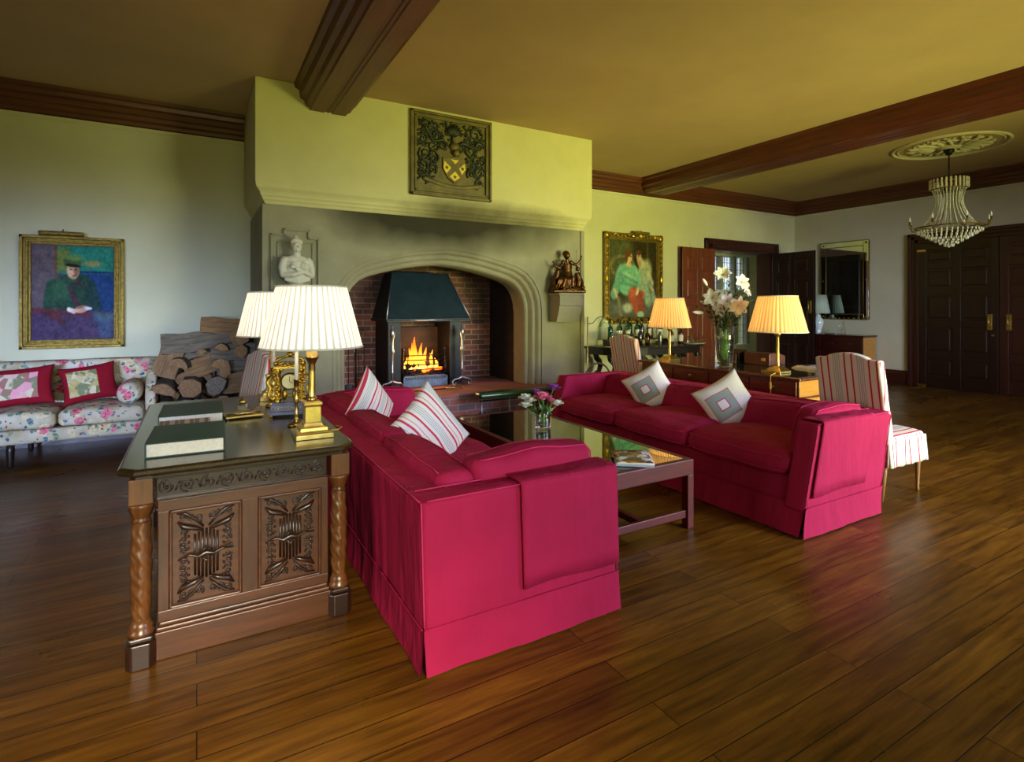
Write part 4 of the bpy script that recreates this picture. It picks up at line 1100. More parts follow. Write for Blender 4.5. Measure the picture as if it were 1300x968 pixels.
def drawer(ya, yb, za, zb, lab=None):
    b = MB(); b.chbox(-hx+.018, -hx+.034, ya, yb, za, zb, .005); d = b.build('drawer', 'walnut', t)
    b = MB(); yc = (ya+yb)/2; zc = (za+zb)/2
    b.lathe([(.001, 0), (.022, 0), (.022, .004), (.012, .006), (.001, .007)], n=14, M=Matrix.Translation((-hx+.019, yc, zc)) @ Matrix.Rotation(-PI/2, 4, 'Y') @ Matrix.Diagonal((.6, 1.3, 1, 1)))
    b.tube([(-hx+.014, yc-.02, zc), (-hx+.006, yc-.015, zc-.014), (-hx+.006, yc+.015, zc-.014), (-hx+.014, yc+.02, zc)], .0025, 6); b.build('drawer_handle', 'brass', d)
for k in range(4): drawer(-hy+.05+k*.4975, -hy+.05+k*.4975+.475, .635, .765)
for y0 in (-hy+.05, hy-.53):
    for z0 in (.09, .27, .45): drawer(y0, y0+.48, z0, z0+.165)
# lilies
def flower_vase(name, label, x, y, z, r0, r1, h, wl):
    t = thing(name, label, 'vase', (x, y, z))
    b = MB(); b.lathe([(r0*.96, 0), (r0, .004), (r0*1.0, .02), ((r0+r1)/2*.98, h*.5), (r1, h-.002), (r1-.002, h), (r1-.005, h-.002), ((r0+r1)/2*.98-.005, h*.5), (r0-.006, .028), (.001, .02)], n=32); b.build('vase_glass', 'glass', t)
    b = MB(); b.lathe([(.001, .024), (r0-.008, .03), ((r0+r1)/2*.98-.0065, wl), (.001, wl)], n=28); w = b.build('vase_water', 'water', t); w['label'] = 'clear water in the vase'
    return t
VX, VY, VZ = 4.90, 3.955, .807
flower_vase('lily_vase', 'tall clear glass vase of white lilies on the writing desk', VX, VY, VZ, .082, .115, .56, .30)
def petal(b, M, L, w, curl, n=7):
    def g(u, v):
        s = v; wd = w*math.sin(min(1, s*1.02)**.75*PI)**.8*(1 if s < .98 else .3)
        a = (u*2-1)*wd
        ang = .5+curl*s
        x = L*(s*math.cos(.55)*(1-.15*curl*s)+.0); zz = L*(s*math.sin(.9)-.55*curl*s*s)
        return M @ Vector((x, a, zz-abs(u*2-1)**2*-.25*wd))
    b.grid(g, 4, n)
def lily(label, base, head, aim, size, bud=False, n_k=0):
    t = thing('lily', label, 'flower', base, 0, 'white lilies in the tall vase')
    bv = Vector(base); hv = Vector(head)-bv
    mid = Vector((hv.x*.15, hv.y*.15, hv.z*.62))
    pts = [Vector((0, 0, 0)).lerp(mid, k/4) for k in range(4)]+[mid*(1-(k/5)**1)**1+hv*(k/5) for k in range(6)]
    b = MB(); b.tube(pts, .0042, 6); b.build('stem', 'stem', t)
    q = Vector(aim).normalized().to_track_quat('Z', 'Y').to_matrix().to_4x4(); M0 = Matrix.Translation(hv) @ q
    if bud:
        b = MB(); b.lathe([(.001, -.02), (.012, 0), (.017, .03), (.013, .07), (.001, .10)], n=10, M=M0 @ Matrix.Scale(size/.1, 4)); b.build('bud', 'lily', t)
    else:
        for k in range(6):
            b = MB(); petal(b, M0 @ Matrix.Rotation(k*PI/3+n_k, 4, 'Z'), size, size*.27 if k % 2 else size*.2, .9); o = b.build('petal', 'lily', t)
        b = MB()
        for k in range(6):
            a = k*PI/3+.5; e = Vector((math.cos(a)*size*.28, math.sin(a)*size*.28, size*.62)); b.tube([M0 @ Vector((0, 0, 0)), M0 @ (e*.6), M0 @ e], .0014, 4); b.ball(M0 @ e, .005, 6, sc=(1, 1, .5))
        b.build('stamens', plain('stamen%d' % n_k, (186, 150, 60), .6), t)
import itertools
PXS = [  # dx(along right), dz above vase base, aim (right, toward camera, up), size, bud, label
 (-.02, .98, (0, 1, .5), .13, 0, 'topmost open white lily, in front of the leaded window'),
 (.17, .90, (.5, 1, .3), .12, 0, 'open white lily high on the right of the bouquet'),
 (-.12, .74, (-.4, 1, .1), .14, 0, 'open white lily at the left of the bouquet'),
 (.03, .70, (0, 1, 0), .13, 0, 'open white lily facing out at the middle of the bouquet'),
 (.13, .66, (.4, 1, -.2), .16, 0, 'largest open lily, cream star shape at the right front of the bouquet'),
 (-.04, .63, (-.1, 1, -.4), .12, 0, 'drooping open lily low at the front of the bouquet'),
 (.21, .80, (.7, .6, .3), .10, 0, 'small open lily at the far right of the bouquet'),
 (-.19, .88, (-.5, .5, .8), .10, 1, 'closed lily bud standing up at the upper left'),
 (-.24, .58, (-.9, .5, .1), .13, 1, 'closed lily bud hanging out at the lower left'),
 (-.20, .68, (-.8, .6, .3), .09, 1, 'small closed lily bud at the left edge'),
]
RV = Vector((.8669, -.4985, 0)); TC = Vector((-.78, -.63, 0))
for k, (dx, dz, aim, sz, bud, lab) in enumerate(PXS):
    a = k*2.4; base = (VX+.03*math.cos(a), VY+.03*math.sin(a), VZ+.032)
    hd = Vector((VX, VY, VZ+dz))+RV*dx+TC*(.10 if not bud else .02)
    av = RV*aim[0]+TC*aim[1]+Vector((0, 0, aim[2]))
    lily(lab, base, hd, av, sz, bool(bud), k*.37)
def spray(label, base, tip, n, leafL, mat, arch=.1, cat='foliage', wid=.28, group='green sprays in the tall vase'):
    t = thing('foliage_spray', label, cat, base, 0, group)
    bv = Vector(base); hv = Vector(tip)-bv; P = []
    for i in range(10):
        s = i/9; P.append(Vector((hv.x*s**2.2, hv.y*s**2.2, hv.z*(s+arch*math.sin(s*PI)))))
    b = MB(); b.tube(P, [.0042*(1-.6*i/9) for i in range(10)], 5); b.build('stem', 'stem', t)
    b = MB()
    for i in range(n):
        s = .5+.5*i/n; k = s*9; j = min(8, int(k)); p = P[j].lerp(P[j+1], k-j); d = (P[j+1]-P[j]).normalized()
        a = i*2.4; sd = (d.orthogonal().normalized()); sd = Matrix.Rotation(a, 3, d) @ sd
        L_ = leafL*(.7+.5*random.random()); dirv = (d*.7+sd).normalized(); w = dirv.cross(d).normalized()*L_*wid*.5
        b.add([p, p+dirv*L_*.5+w, p+dirv*L_, p+dirv*L_*.5-w], [(0, 1, 2, 3)])
    b.build('leaves', mat, t)
V0 = Vector((VX, VY, VZ))
SP = [(-.30, .80, .0, 'leaf'), (-.22, .70, .1, 'darkleaf'), (.30, .84, .0, 'darkleaf'), (.22, .62, .1, 'leaf'), (.05, .92, -.1, 'leaf'), (-.08, .80, .05, 'darkleaf'), (.12, .80, .1, 'darkleaf'), (-.14, .60, .15, 'darkleaf'), (.0, .60, .2, 'darkleaf'), (.14, .58, .16, 'leaf'), (-.30, .66, .0, 'darkleaf'), (.3, .72, .02, 'darkleaf')]
for k, (dx, dz, dc, mt) in enumerate(SP):
    tip = V0+RV*dx+TC*dc+Vector((0, 0, dz)); a = k*1.7
    side = 'left' if dx < -.1 else ('right' if dx > .1 else 'middle')
    spray('green foliage spray in the %s of the tall lily vase' % side, (VX+.045*math.cos(a), VY+.045*math.sin(a), VZ+.032), tip, 22, .07, mt, group='green sprays in the %s of the lily vase' % side)
for k, (dx, dz) in enumerate(((-.42, 1.22), (-.36, 1.30), (.40, 1.05))):
    t = thing('twig', ['bare twig arching furthest left out of the lily vase', 'bare twig rising highest at the left of the lily vase', 'bare twig arching right out of the lily vase'][k], 'twig', (VX, VY+.02*k, VZ+.032), 0, None)
    hv = RV*dx+Vector((0, 0, dz)); b = MB(); b.tube([Vector((hv.x*s**1.6, hv.y*s**1.6, hv.z*s)) for s in np.linspace(0, 1, 9)], [.0025]*6+[.002, .0016, .001], 5)
    b.build('twig_stem', 'bark', t)
# smaller things on the writing desk
t = thing('stationery_box', 'brown leather sloping stationery box behind the right lamp on the writing desk', 'box', (5.55, 3.88, .806), 0)
b = MB(); b.prism([(-.14, 0), (.14, 0), (.14, .10), (.02, .135), (-.14, .135)], 'Y', -.10, .22); b.build('box_body', plain('oxblood_leather', (84, 40, 34), .4, 0, 20, .25), t, bevel=.006)
b = MB(); b.chbox(-.146, -.14, -.05, -.0, .05, .08, .001); b.build('label_holder', 'brass', t)
t = thing('letter_rack', 'dark ribbed wooden letter rack between lilies and stationery box', 'letter rack', (5.45, 4.28, .806), 0)
for k in range(5):
    b = MB(); b.chbox(-.1+k*.045, -.092+k*.045, -.12, .12, .012, .10+.012*k, .002); b.build('divider', 'darkwood', t)
b = MB(); b.chbox(-.12, .12, -.13, .13, 0, .014, .003); b.build('rack_base', 'darkwood', t)
def magmat(name, cols, sc):
    m, nt, b = newmat(name); v = coords(nt); vo = nd(nt, 'ShaderNodeTexVoronoi', i_Scale=sc); nt.links.new(v, vo.inputs['Vector'])
    sp = nd(nt, 'ShaderNodeSeparateColor'); nt.links.new(vo.outputs['Color'], sp.inputs[0])
    f = mth(nt, 'ADD', mth(nt, 'MULTIPLY', sp.outputs[0], .55), mth(nt, 'MULTIPLY', noise(nt, v, 14, 4), .45))
    nt.links.new(ramp(nt, f, [(.25+.5*i/(len(cols)-1), lin(c)) for i, c in enumerate(cols)]), b.inputs['Base Color']); b.inputs['Roughness'].default_value = .18; return m
def magazine(name, label, x, y, z, w, h, th, rz, mat, page='paper'):
    t = thing(name, label, 'magazine', (x, y, z), rz)
    b = MB(); b.chbox(-w/2+.001, w/2-.001, -h/2+.001, h/2-.001, .0005, th-.0008, .0004); b.build('pages', page, t)
    b = MB(); b.grid(lambda u, v: Vector((-w/2+w*u, -h/2+h*v, th+.0015*math.sin(u*2))), 6, 6); o = b.build('cover', mat, t); md = o.modifiers.new('s', 'SOLIDIFY'); md.thickness = .0008
    return t
M1 = magmat('magazine_photo_cover', [(240, 236, 230), (60, 44, 50), (130, 84, 60), (206, 150, 80), (150, 120, 130), (230, 226, 220)], 14)
M2 = magmat('magazine_blue_cover', [(230, 230, 230), (70, 110, 170), (210, 214, 220), (120, 120, 130)], 9)
M3 = magmat('magazine_pale_cover', [(236, 236, 240), (206, 210, 216), (110, 110, 120), (230, 230, 230)], 8)
for k in range(3): magazine('magazine', ['blue and white magazine lowest in the stack on the writing desk', 'pale magazine in the middle of the stack on the writing desk', 'blue magazine topmost in the stack on the writing desk'][k], 5.58+.01*k, 3.42-.02*k, .8065+.0092*k, .22, .30, .008, math.radians(10-12*k), (M2, M3, M2)[k])
magazine('magazine', 'thick glossy magazine lying under another on the coffee table', 2.46, 2.70, .4535, .24, .31, .014, math.radians(-38), M3, plain('pale_page_edges', (170, 180, 200), .6))
magazine('magazine', 'glossy magazine with photo cover, topmost on the coffee table', 2.45, 2.70, .4690, .235, .305, .010, math.radians(-33), M1)
# small bouquet on the coffee table
CX, CY, CZ = 2.455, 3.76, .4535
flower_vase('posy_vase', 'small glass tumbler vase of garden flowers on the coffee table', CX, CY, CZ, .064, .068, .165, .10)
MAT['pinkp'] = plain('pink_petal', (232, 120, 160), .5, 0, 30, .12); MAT['whitep'] = plain('white_petal', (238, 240, 228), .5, 0, 30, .05)
MAT['purplep'] = plain('purple_petal', (140, 70, 160), .5, 0, 30, .15)
def rosette(label, kind, mat, head, r, base):
    t = thing(kind, label, 'flower', base); hv = Vector(head)-Vector(base)
    b = MB(); b.tube([(0, 0, 0), hv*.5+Vector((0, 0, .01)), hv], .003, 6); b.build('stem', 'stem', t)
    b = MB()
    rnd = random.Random(int(r*1e4)+len(label))
    for ring, (n, el, sc) in enumerate(((7, .1, 1), (7, .55, .85), (6, 1.0, .65), (4, 1.35, .45))):
        for k in range(n):
            a = k*2*PI/n+ring*.5+rnd.random()*.3
            M = Matrix.Translation(hv) @ Matrix.Rotation(a, 4, 'Z') @ Matrix.Rotation(-el, 4, 'Y')
            def g(u, v, M=M, sc=sc):
                w = r*sc*.62*math.sin(min(.97, v*.9+.06)*PI)**.7; aa = (u*2-1)
                return M @ Vector((r*sc*v, aa*w, r*.22*(aa*aa)+r*.25*v*v*math.sin(v*3)))
            b.grid(g, 3, 5)
    b.ball(hv+Vector((0, 0, r*.25)), r*.4, 8)
    b.build('petals', mat, t)
def pj(dx, dz, dc=0): return Vector((CX, CY, CZ+dz))+RV*dx+TC*dc
FL = [('peony', 'pinkp', 0.0, .235, .06, .062, 'big pink peony in the posy on the coffee table'), ('rose', 'whitep', -.13, .225, .02, .05, 'white rose at the upper left of the posy'), ('rose', 'whitep', -.125, .175, .05, .045, 'white rose lowest at the left of the posy'), ('rose', 'whitep', .10, .19, .05, .042, 'white rose at the right of the posy'),
      ('aster', 'purplep', .055, .295, -.02, .05, 'purple flower at the upper right of the posy'), ('aster', 'purplep', -.065, .27, -.02, .036, 'small purple flower at the upper left of the posy'), ('rose', 'pinkp', .06, .215, .05, .028, 'small pink bud right of the peony'), ('rose', 'whitep', -.085, .215, .06, .04, 'white rose beside the peony, left of it')]
for k, (kd, mt, dx, dz, dc, r, lab) in enumerate(FL):
    a = k*.9; rosette(lab, kd, mt, pj(dx*1.15+.015, dz*1.08, dc), r*1.3, (CX+.035*math.cos(a), CY+.035*math.sin(a), CZ+.032))
for k, (dx, dz, dc) in enumerate(((.15, .25, 0), (-.05, .31, -.03), (.02, .18, .07), (-.06, .17, .06), (.08, .16, .07))):
    spray('green leaf sprig %s of the posy' % ['out at the right', 'at the top', 'in the middle front', 'low at the left front', 'low at the right front'][k], (CX+.02*math.cos(k), CY+.02*math.sin(k), CZ+.032), pj(dx, dz, dc), 10, .05, 'leaf', wid=.5, group=None)
# ================================================================== FIREPLACE FITTINGS
HZ = .432
hd = thing('fire_hood', 'blue-grey sheet metal smoke hood over the fire', 'hood', (2.55, 6.85, 0))
b = MB()
ring = [(-.56, -.35, 1.27), (.56, -.35, 1.27), (.56, .35, 1.27), (-.56, .35, 1.27), (-.56, -.35, 1.305), (.56, -.35, 1.305), (.56, .35, 1.305), (-.56, .35, 1.305),
        (-.545, -.34, 1.31), (.545, -.34, 1.31), (.545, .35, 1.31), (-.545, .35, 1.31), (-.38, .02, 1.90), (.38, .02, 1.90), (.38, .35, 1.90), (-.38, .35, 1.90)]
F = []
for i in range(3):
    for k in range(4): F.append((i*4+k, i*4+(k+1) % 4, (i+1)*4+(k+1) % 4, (i+1)*4+k))
F += [(12, 13, 14, 15)]
b.add(ring, F); o = b.build('canopy', 'hood', hd, bevel=.004)
b = MB()
for sx in (-1, 1): b.tube([(sx*.56, -.35, 1.30), (sx*.38, .02, 1.90)], .008, 6)
b.tube([(-.56, -.355, 1.287), (.56, -.355, 1.287)], .009, 6); b.build('canopy_edge', 'steel', o)
for sx in (-1, 1):
    b = MB(); b.chbox(min(sx*.33, sx*.50), max(sx*.33, sx*.50), -.20, .33, HZ, 1.27, .006); b.build('side_cheek', 'iron', hd)
gr = thing('fire_grate', 'black iron fire basket with burning logs, beneath the metal hood', 'grate', (2.55, 6.80, HZ))
b = MB()
for z in (.16, .22, .28, .34, .40): b.tube([(-.29, .12, z), (-.29, -.10, z), (-.20, -.15, z), (.20, -.15, z), (.29, -.10, z), (.29, .12, z)], .008, 6)
b.build('front_bars', 'iron', gr)
b = MB()
for x in (-.29, .29):
    b.tube([(x, -.10, 0), (x, -.10, .46)], .014, 8); b.ball((x, -.10, .475), .022, 8); b.tube([(x, .14, 0), (x, .14, .42)], .012, 8)
b.build('posts', 'iron', gr)
b = MB(); b.chbox(-.28, .28, -.13, .13, .12, .14, .004); b.chbox(-.30, .30, -.155, -.135, .0, .13, .004); b.build('ash_pan', plain('ash_grey_iron', (96, 112, 126), .4, .5, 9, .3), gr)
b = MB()
for k in range(24): b.tube([(-.27+.0235*k, -.16, .09), (-.27+.0235*k+.012, -.16, .125)], .004, 5)
b.build('fretwork', 'iron', gr)
b = MB(); b.chbox(-.33, .33, .26, .275, .0, .75, .005); b.build('fireback', 'brick_sooty', gr)
em = emis('glowing_embers', (255, 90, 16), 5)
def fmat():
    m, nt, b = newmat('flame'); out = nt.nodes['Material Output']; nt.nodes.remove(b)
    sp = nd(nt, 'ShaderNodeSeparateXYZ'); nt.links.new(coords(nt), sp.inputs[0])
    c = ramp(nt, mth(nt, 'MULTIPLY', sp.outputs[2], 1.7), [(.2, lin((255, 236, 150))), (.45, lin((255, 170, 50))), (.9, lin((255, 96, 16)))])
    e = nd(nt, 'ShaderNodeEmission'); nt.links.new(c, e.inputs[0]); e.inputs[1].default_value = 4
    tr = nd(nt, 'ShaderNodeBsdfTransparent'); lw = nd(nt, 'ShaderNodeLayerWeight'); lw.inputs[0].default_value = .45
    mx = nd(nt, 'ShaderNodeMixShader'); nt.links.new(mth(nt, 'POWER', lw.outputs['Facing'], 1.3), mx.inputs[0]); nt.links.new(e.outputs[0], mx.inputs[1]); nt.links.new(tr.outputs[0], mx.inputs[2])
    nt.links.new(mx.outputs[0], out.inputs[0]); return m
MAT['flame'] = fmat(); MAT['ember'] = em
fr = random.Random(4)
b = MB()
for k in range(34):
    b.ball((-.25+.5*fr.random(), -.10+.2*fr.random(), .155+.05*fr.random()), .03+.012*fr.random(), 7, sc=(1, 1, .7))
b.build('coal_bed', plain('charcoal', (30, 20, 18), .9, 0, 30, .5, .5), gr)
b = MB()
for k in range(16): b.ball((-.24+.48*fr.random(), -.11+.14*fr.random(), .18+.04*fr.random()), .022+.012*fr.random(), 7, sc=(1, 1, .6))
b.build('embers', 'ember', gr)
for k, (x0, x1, y, z, r) in enumerate(((-.22, .10, -.02, .25, .035), (-.05, .24, .02, .27, .03), (-.12, .18, .06, .33, .03))):
    b = MB(); b.tube([(x0, y, z), ((x0+x1)/2, y+.02, z+.02), (x1, y+.01, z+.03)], r, 9); b.build('burning_log', plain('charred_log%d' % k, (60, 38, 26), .9, 0, 20, .5, .5), gr)
for k, (x, y, h, w) in enumerate(((-.16, -.02, .30, .035), (-.09, .0, .44, .045), (-.02, -.03, .36, .04), (.05, .02, .30, .035), (-.13, .05, .36, .035), (.12, .0, .22, .035), (.19, -.02, .16, .028), (-.05, .04, .28, .04), (.01, -.05, .20, .03), (.15, .04, .26, .03), (-.21, .02, .18, .025))):
    P = []; b = MB()
    for i in range(12):
        s = i/11; P.append((x+.022*math.sin(s*5+k)*s, y+.01*math.cos(s*4+k), .19+h*s))
    b.tube(P, [w*(.55+.45*math.sin(min(1, s/.35)*PI/2))*(1-s**1.8)+.0015 for s in np.linspace(0, 1, 12)], 10); b.build('flame', 'flame', gr)
d = bpy.data.lights.new('fire_light', 'POINT'); d.energy = 22; d.color = (1, .45, .14); d.shadow_soft_size = .12
l = bpy.data.objects.new('fire_light', d); C.objects.link(l); l.location = (2.5, 6.66, HZ+.5)
# andirons
def andiron(label, x):
    t = thing('andiron', label, 'andiron', (x, 6.50, HZ))
    b = MB(); b.lathe([(.012, .04), (.014, .2), (.022, .22), (.014, .24), (.016, .45), (.026, .48), (.016, .51), (.014, .62), (.028, .66), (.032, .70), (.026, .74), (.012, .76), (.014, .78), (.001, .80)], n=14); b.build('shaft', 'steel', t)
    b = MB()
    for sx in (-1, 1):
        P = [(0, 0, .12), (sx*.03, 0, .10), (sx*.06, 0, .09), (sx*.10, 0, .085), (sx*.135, 0, .06), (sx*.13, 0, .02), (sx*.10, 0, .012), (sx*.085, 0, .035), (sx*.10, 0, .05)]
        b.tube(P, [.014, .014, .013, .012, .011, .011, .010, .008, .006], 8)
    b.build('scroll_feet', 'steel', t)
    b = MB(); b.tube([(0, .02, .05), (0, .2, .05), (0, .2, .0)], .014, 6); b.build('back_bar', 'iron', t)
andiron('tall polished iron andiron at the left of the fire', 2.06)
andiron('tall polished iron andiron with scroll feet at the right of the fire', 2.99)
# companion set
t = thing('fire_iron_stand', 'black fire iron stand with hanging tools, left inside the fireplace', 'fire irons', (1.60, 6.42, HZ))
b = MB(); b.lathe([(.09, 0), (.09, .012), (.03, .02), (.009, .03), (.008, .62), (.014, .64), (.001, .68)], n=16); b.tube([(-.09, 0, .56), (0, 0, .60), (.09, 0, .56)], .006, 6); b.build('stand', 'iron', t)
for k, (x, nm) in enumerate(((-.09, 'shovel'), (.09, 'poker'), (.0, 'tongs'))):
    b = MB(); b.tube([(x, -.02, .56), (x, -.03, .10)], .005, 6)
    if nm == 'shovel': b.soft(x-.04, x+.04, -.045, -.03, .03, .13, .006, .03)
    if nm == 'tongs': b.tube([(x-.02, -.03, .5), (x-.03, -.03, .3), (x-.01, -.03, .06)], .005, 6).tube([(x+.02, -.03, .5), (x+.03, -.03, .3), (x+.01, -.03, .06)], .005, 6)
    b.ball((x, -.02, .58), .013, 8); b.build(nm, 'iron', t)
t = thing('fire_tongs', 'brass handled fire tool lying along the front of the hearth', 'fire irons', (2.55, 6.25, HZ))
b = MB(); b.tube([(-.38, .0, .012), (-.1, .01, .012), (.1, .0, .014)], .007, 6); b.build('rod', 'iron', t)
b = MB(); b.tube([(.1, 0, .014), (.2, .0, .02), (.32, .0, .016)], [.008, .014, .008], 8).ball((.33, 0, .018), .016, 8); b.build('rod_handle', 'brass', t)
# club fender
t = thing('club_fender', 'club fender with green leather seats around the brick hearth', 'fender', (2.55, 5.62, 0))
for x0, x1 in ((-1.72, -.56), (.22, 1.72)):
    b = MB(); b.soft(x0, x1, -.08, .08, .40, .47, .034, .06); b.build('leather_seat', 'greenleather', t)
b = MB(); b.chbox(-1.70, 1.70, -.03, .03, 0, .05, .006)
b.build('base_rail', 'iron', t)
for x in (-1.66, -1.3, -.95, -.62, .28, .65, 1.0, 1.35, 1.66):
    b = MB(); b.tube([(x, 0, .04), (x, 0, .41)], .010, 8); b.build('upright', 'steel', t)
b = MB(); b.tube([(-1.66, 0, .37), (-.60, 0, .37)], .010, 8); b.build('rail', 'iron', t)
b = MB(); b.tube([(.26, 0, .37), (1.66, 0, .37)], .010, 8); b.build('rail', 'iron', t)
for x0 in (-.60, .22):
    b = MB(); P = [(x0+.015, 0, z) for z in (.05, .12)]
    for x, z in spiral(x0+(.06 if x0 > 0 else -.06), .2, .09, 1.3, PI if x0 > 0 else 0, 1 if x0 > 0 else -1): P.append((x, 0, z))
    b.tube(P, .009, 6); b.build('scroll_end', 'iron', t)

# ================================================================== SCULPTURE
def sculpt(name, mat, parent, build, vox=.008):
    b = MB(); build(b); o = b.build(name, mat, parent, weld=False)
    r = o.modifiers.new('remesh', 'REMESH'); r.mode = 'VOXEL'; r.voxel_size = vox; r.use_smooth_shade = True
    s = o.modifiers.new('smooth', 'SMOOTH'); s.iterations = 3; s.factor = .5
    return o
t = thing('marble_bust', 'white marble bust of a woman with crossed arms, on the left stone corbel', 'bust', (.88, 5.93, 1.637), math.radians(8))
def bust(b):
    b.lathe([(.075, 0), (.08, .01), (.065, .03), (.05, .04), (.055, .07)], n=20)
    b.ball((0, .01, .12), .10, 16, sc=(1.15, .75, .9)); b.ball((0, .01, .20), .10, 16, sc=(1.25, .78, 1.1))
    b.ball((0, .01, .285), .085, 16, sc=(1.5, .72, .7))
    for sx in (-1, 1):
        b.ball((sx*.118, .005, .285), .042, 12)
        b.tube([(sx*.125, 0, .28), (sx*.145, -.01, .21), (sx*.142, -.03, .135)], [.040, .036, .031], 12); b.ball((sx*.142, -.03, .135), .031, 10)
        b.ball((sx*.045, -.05, .235), .036, 12)
    b.tube([(.142, -.03, .135), (.07, -.085, .16), (-.04, -.098, .205)], [.030, .026, .020], 12); b.ball((-.06, -.094, .214), .022, 10, sc=(1.5, .6, .8))
    b.tube([(-.142, -.03, .135), (-.06, -.085, .135), (.05, -.098, .17)], [.030, .026, .020], 12); b.ball((.07, -.092, .18), .022, 10, sc=(1.5, .6, .8))
    for k in range(6): b.tube([(-.125, -.03-.006*k, .085+.012*k), (0, -.078, .055+.018*k), (.125, -.03, .09+.012*k)], .011, 8)
    for k in range(3): b.tube([(-.12, -.02, .27-.012*k), (-.03, -.07, .262-.014*k), (.11, -.03, .285-.012*k)], .008, 8)
    b.tube([(0, 0, .30), (0, -.004, .37)], [.042, .037], 14)
    b.ball((0, -.004, .425), .056, 18, sc=(.88, 1, 1.22)); b.ball((0, -.044, .385), .020, 10); b.tube([(0, -.058, .440), (0, -.070, .415)], [.006, .010], 8)
    b.tube([(-.012, -.058, .395), (.012, -.058, .395)], .005, 6)
    for sx in (-1, 1): b.ball((sx*.02, -.05, .438), .007, 8); b.tube([(sx*.008, -.057, .451), (sx*.034, -.048, .449)], .005, 6); b.ball((sx*.049, .004, .425), .012, 8, sc=(.5, 1, 1.4))
    b.ball((0, .016, .455), .060, 16, sc=(.95, 1.0, .95)); rr = random.Random(2)
    for k in range(60):
        a = rr.random()*2*PI; e = .15+1.3*rr.random(); d_ = .056
        x, y, z = d_*math.cos(e)*math.cos(a), d_*math.cos(e)*math.sin(a), d_*math.sin(e)
        if y < -.03 and e < .6: continue
        b.ball((x, .012+y, .455+z), .011+.004*rr.random(), 7)
    b.ball((0, .02, .515), .030, 10)
sculpt('figure', 'bust', t, bust, .006)
t = thing('bronze_group', 'gilt bronze figure group with raised arms, on the right stone corbel', 'sculpture', (4.25, 5.93, 1.637), math.radians(-10))
def grp(b):
    rr = random.Random(6)
    b.soft(-.22, .22, -.10, .10, 0, .035, .014, .05)
    for k in range(34): b.ball((-.2+.4*rr.random(), -.09+.16*rr.random(), .03+.03*rr.random()), .022+.012*rr.random(), 8)
    b.ball((0, .02, .10), .11, 14, sc=(1.1, .7, .9))
    # seated torso, head, arms
    b.tube([(0, .0, .17), (0, .005, .25), (-.005, 0, .34)], [.075, .06, .068], 12)
    for sx in (-1, 1): b.ball((sx*.055, 0, .36), .03, 10)
    b.tube([(0, 0, .36), (-.005, -.005, .41)], .02, 8); b.ball((-.008, -.008, .445), .044, 12, sc=(.95, 1, 1.15)); b.ball((-.008, .015, .46), .044, 10)
    b.ball((-.008, -.045, .44), .008, 6)
    for k in range(10): b.ball((-.008+.03*math.cos(k), .012+.03*math.sin(k), .475), .013, 7)
    b.tube([(.055, 0, .36), (.12, -.02, .33), (.165, -.03, .38), (.18, -.03, .42)], [.024, .019, .015, .010], 10); b.ball((.182, -.03, .435), .015, 8)
    b.tube([(-.055, 0, .36), (-.11, -.02, .29), (-.165, -.03, .31), (-.19, -.03, .345)], [.024, .02, .015, .010], 10); b.ball((-.195, -.03, .36), .015, 8)
    # legs and drapery
    b.tube([(.03, -.01, .18), (.04, -.09, .17), (.03, -.10, .06)], [.045, .036, .024], 10)
    b.tube([(-.03, -.01, .18), (-.07, -.09, .15), (-.10, -.10, .06)], [.045, .036, .024], 10)
    for k in range(7): b.tube([(.05-.02*k, -.03, .24-.006*k), (.03-.03*k, -.10, .15), (-.01-.03*k, -.10, .05)], [.008, .013, .009], 7)
    # flanking figures
    for sx in (-1, 1):
        b.tube([(sx*.14, .0, .05), (sx*.16, .0, .16), (sx*.13, -.01, .24)], [.045, .05, .034], 10); b.ball((sx*.135, -.02, .285 if sx > 0 else .25), .03, 10)
        b.tube([(sx*.16, -.02, .20), (sx*.19, -.05, .12), (sx*.17, -.07, .06)], [.022, .018, .014], 8)
        b.ball((sx*.19, -.02, .06), .035, 9)
    b.tube([(.09, -.05, .12), (.10, -.06, .52)], .004, 6)
sculpt('bronze_figures', 'bronze', t, grp, .006); t.scale = (1.08, 1.0, 1.12)
t['label'] = 'gilt bronze figure group with raised arms, on the right stone corbel'

# ================================================================== COAT OF ARMS
t = thing('coat_of_arms', 'carved heraldic panel with gilt starred shield, above the fireplace', 'coat of arms', (2.607, 5.97, 3.215))
Wd, Hh = .515, .485
b = MB()
for o_, w_, d_ in ((0, .03, .05), (.03, .02, .03), (.05, .025, .04)):
    x, z = Wd-o_, Hh-o_
    b.chbox(-x, x, -d_, 0, z-w_, z, .005).chbox(-x, x, -d_, 0, -z, -z+w_, .005).chbox(-x, -x+w_, -d_, 0, -z, z, .005).chbox(x-w_, x, -d_, 0, -z, z, .005)
MAT['arms'] = plain('carved_panel_olive', (104, 92, 44), .55, .2, 9, .35, .3); MAT['armsdark'] = plain('carved_relief_dark', (40, 46, 28), .45, .25, 22, .5, .3); MAT['armsgold'] = plain('shield_gold', (226, 196, 60), .4, .3, 9, .15)
b.build('frame', 'arms', t)
MB().box(-.45, .45, -.012, 0, -.42, .42).build('back_panel', 'arms', t)
b = MB(); rr = random.Random(9)
def sp3(cx, cz, r, tn, a0, sg, th=.012):
    b.tube([(x, -.02-.006*math.sin(i*.5), z) for i, (x, z) in enumerate(spiral(cx, cz, r, tn, a0, sg, 22))], [th*(1-.5*i/22) for i in range(23)], 7)
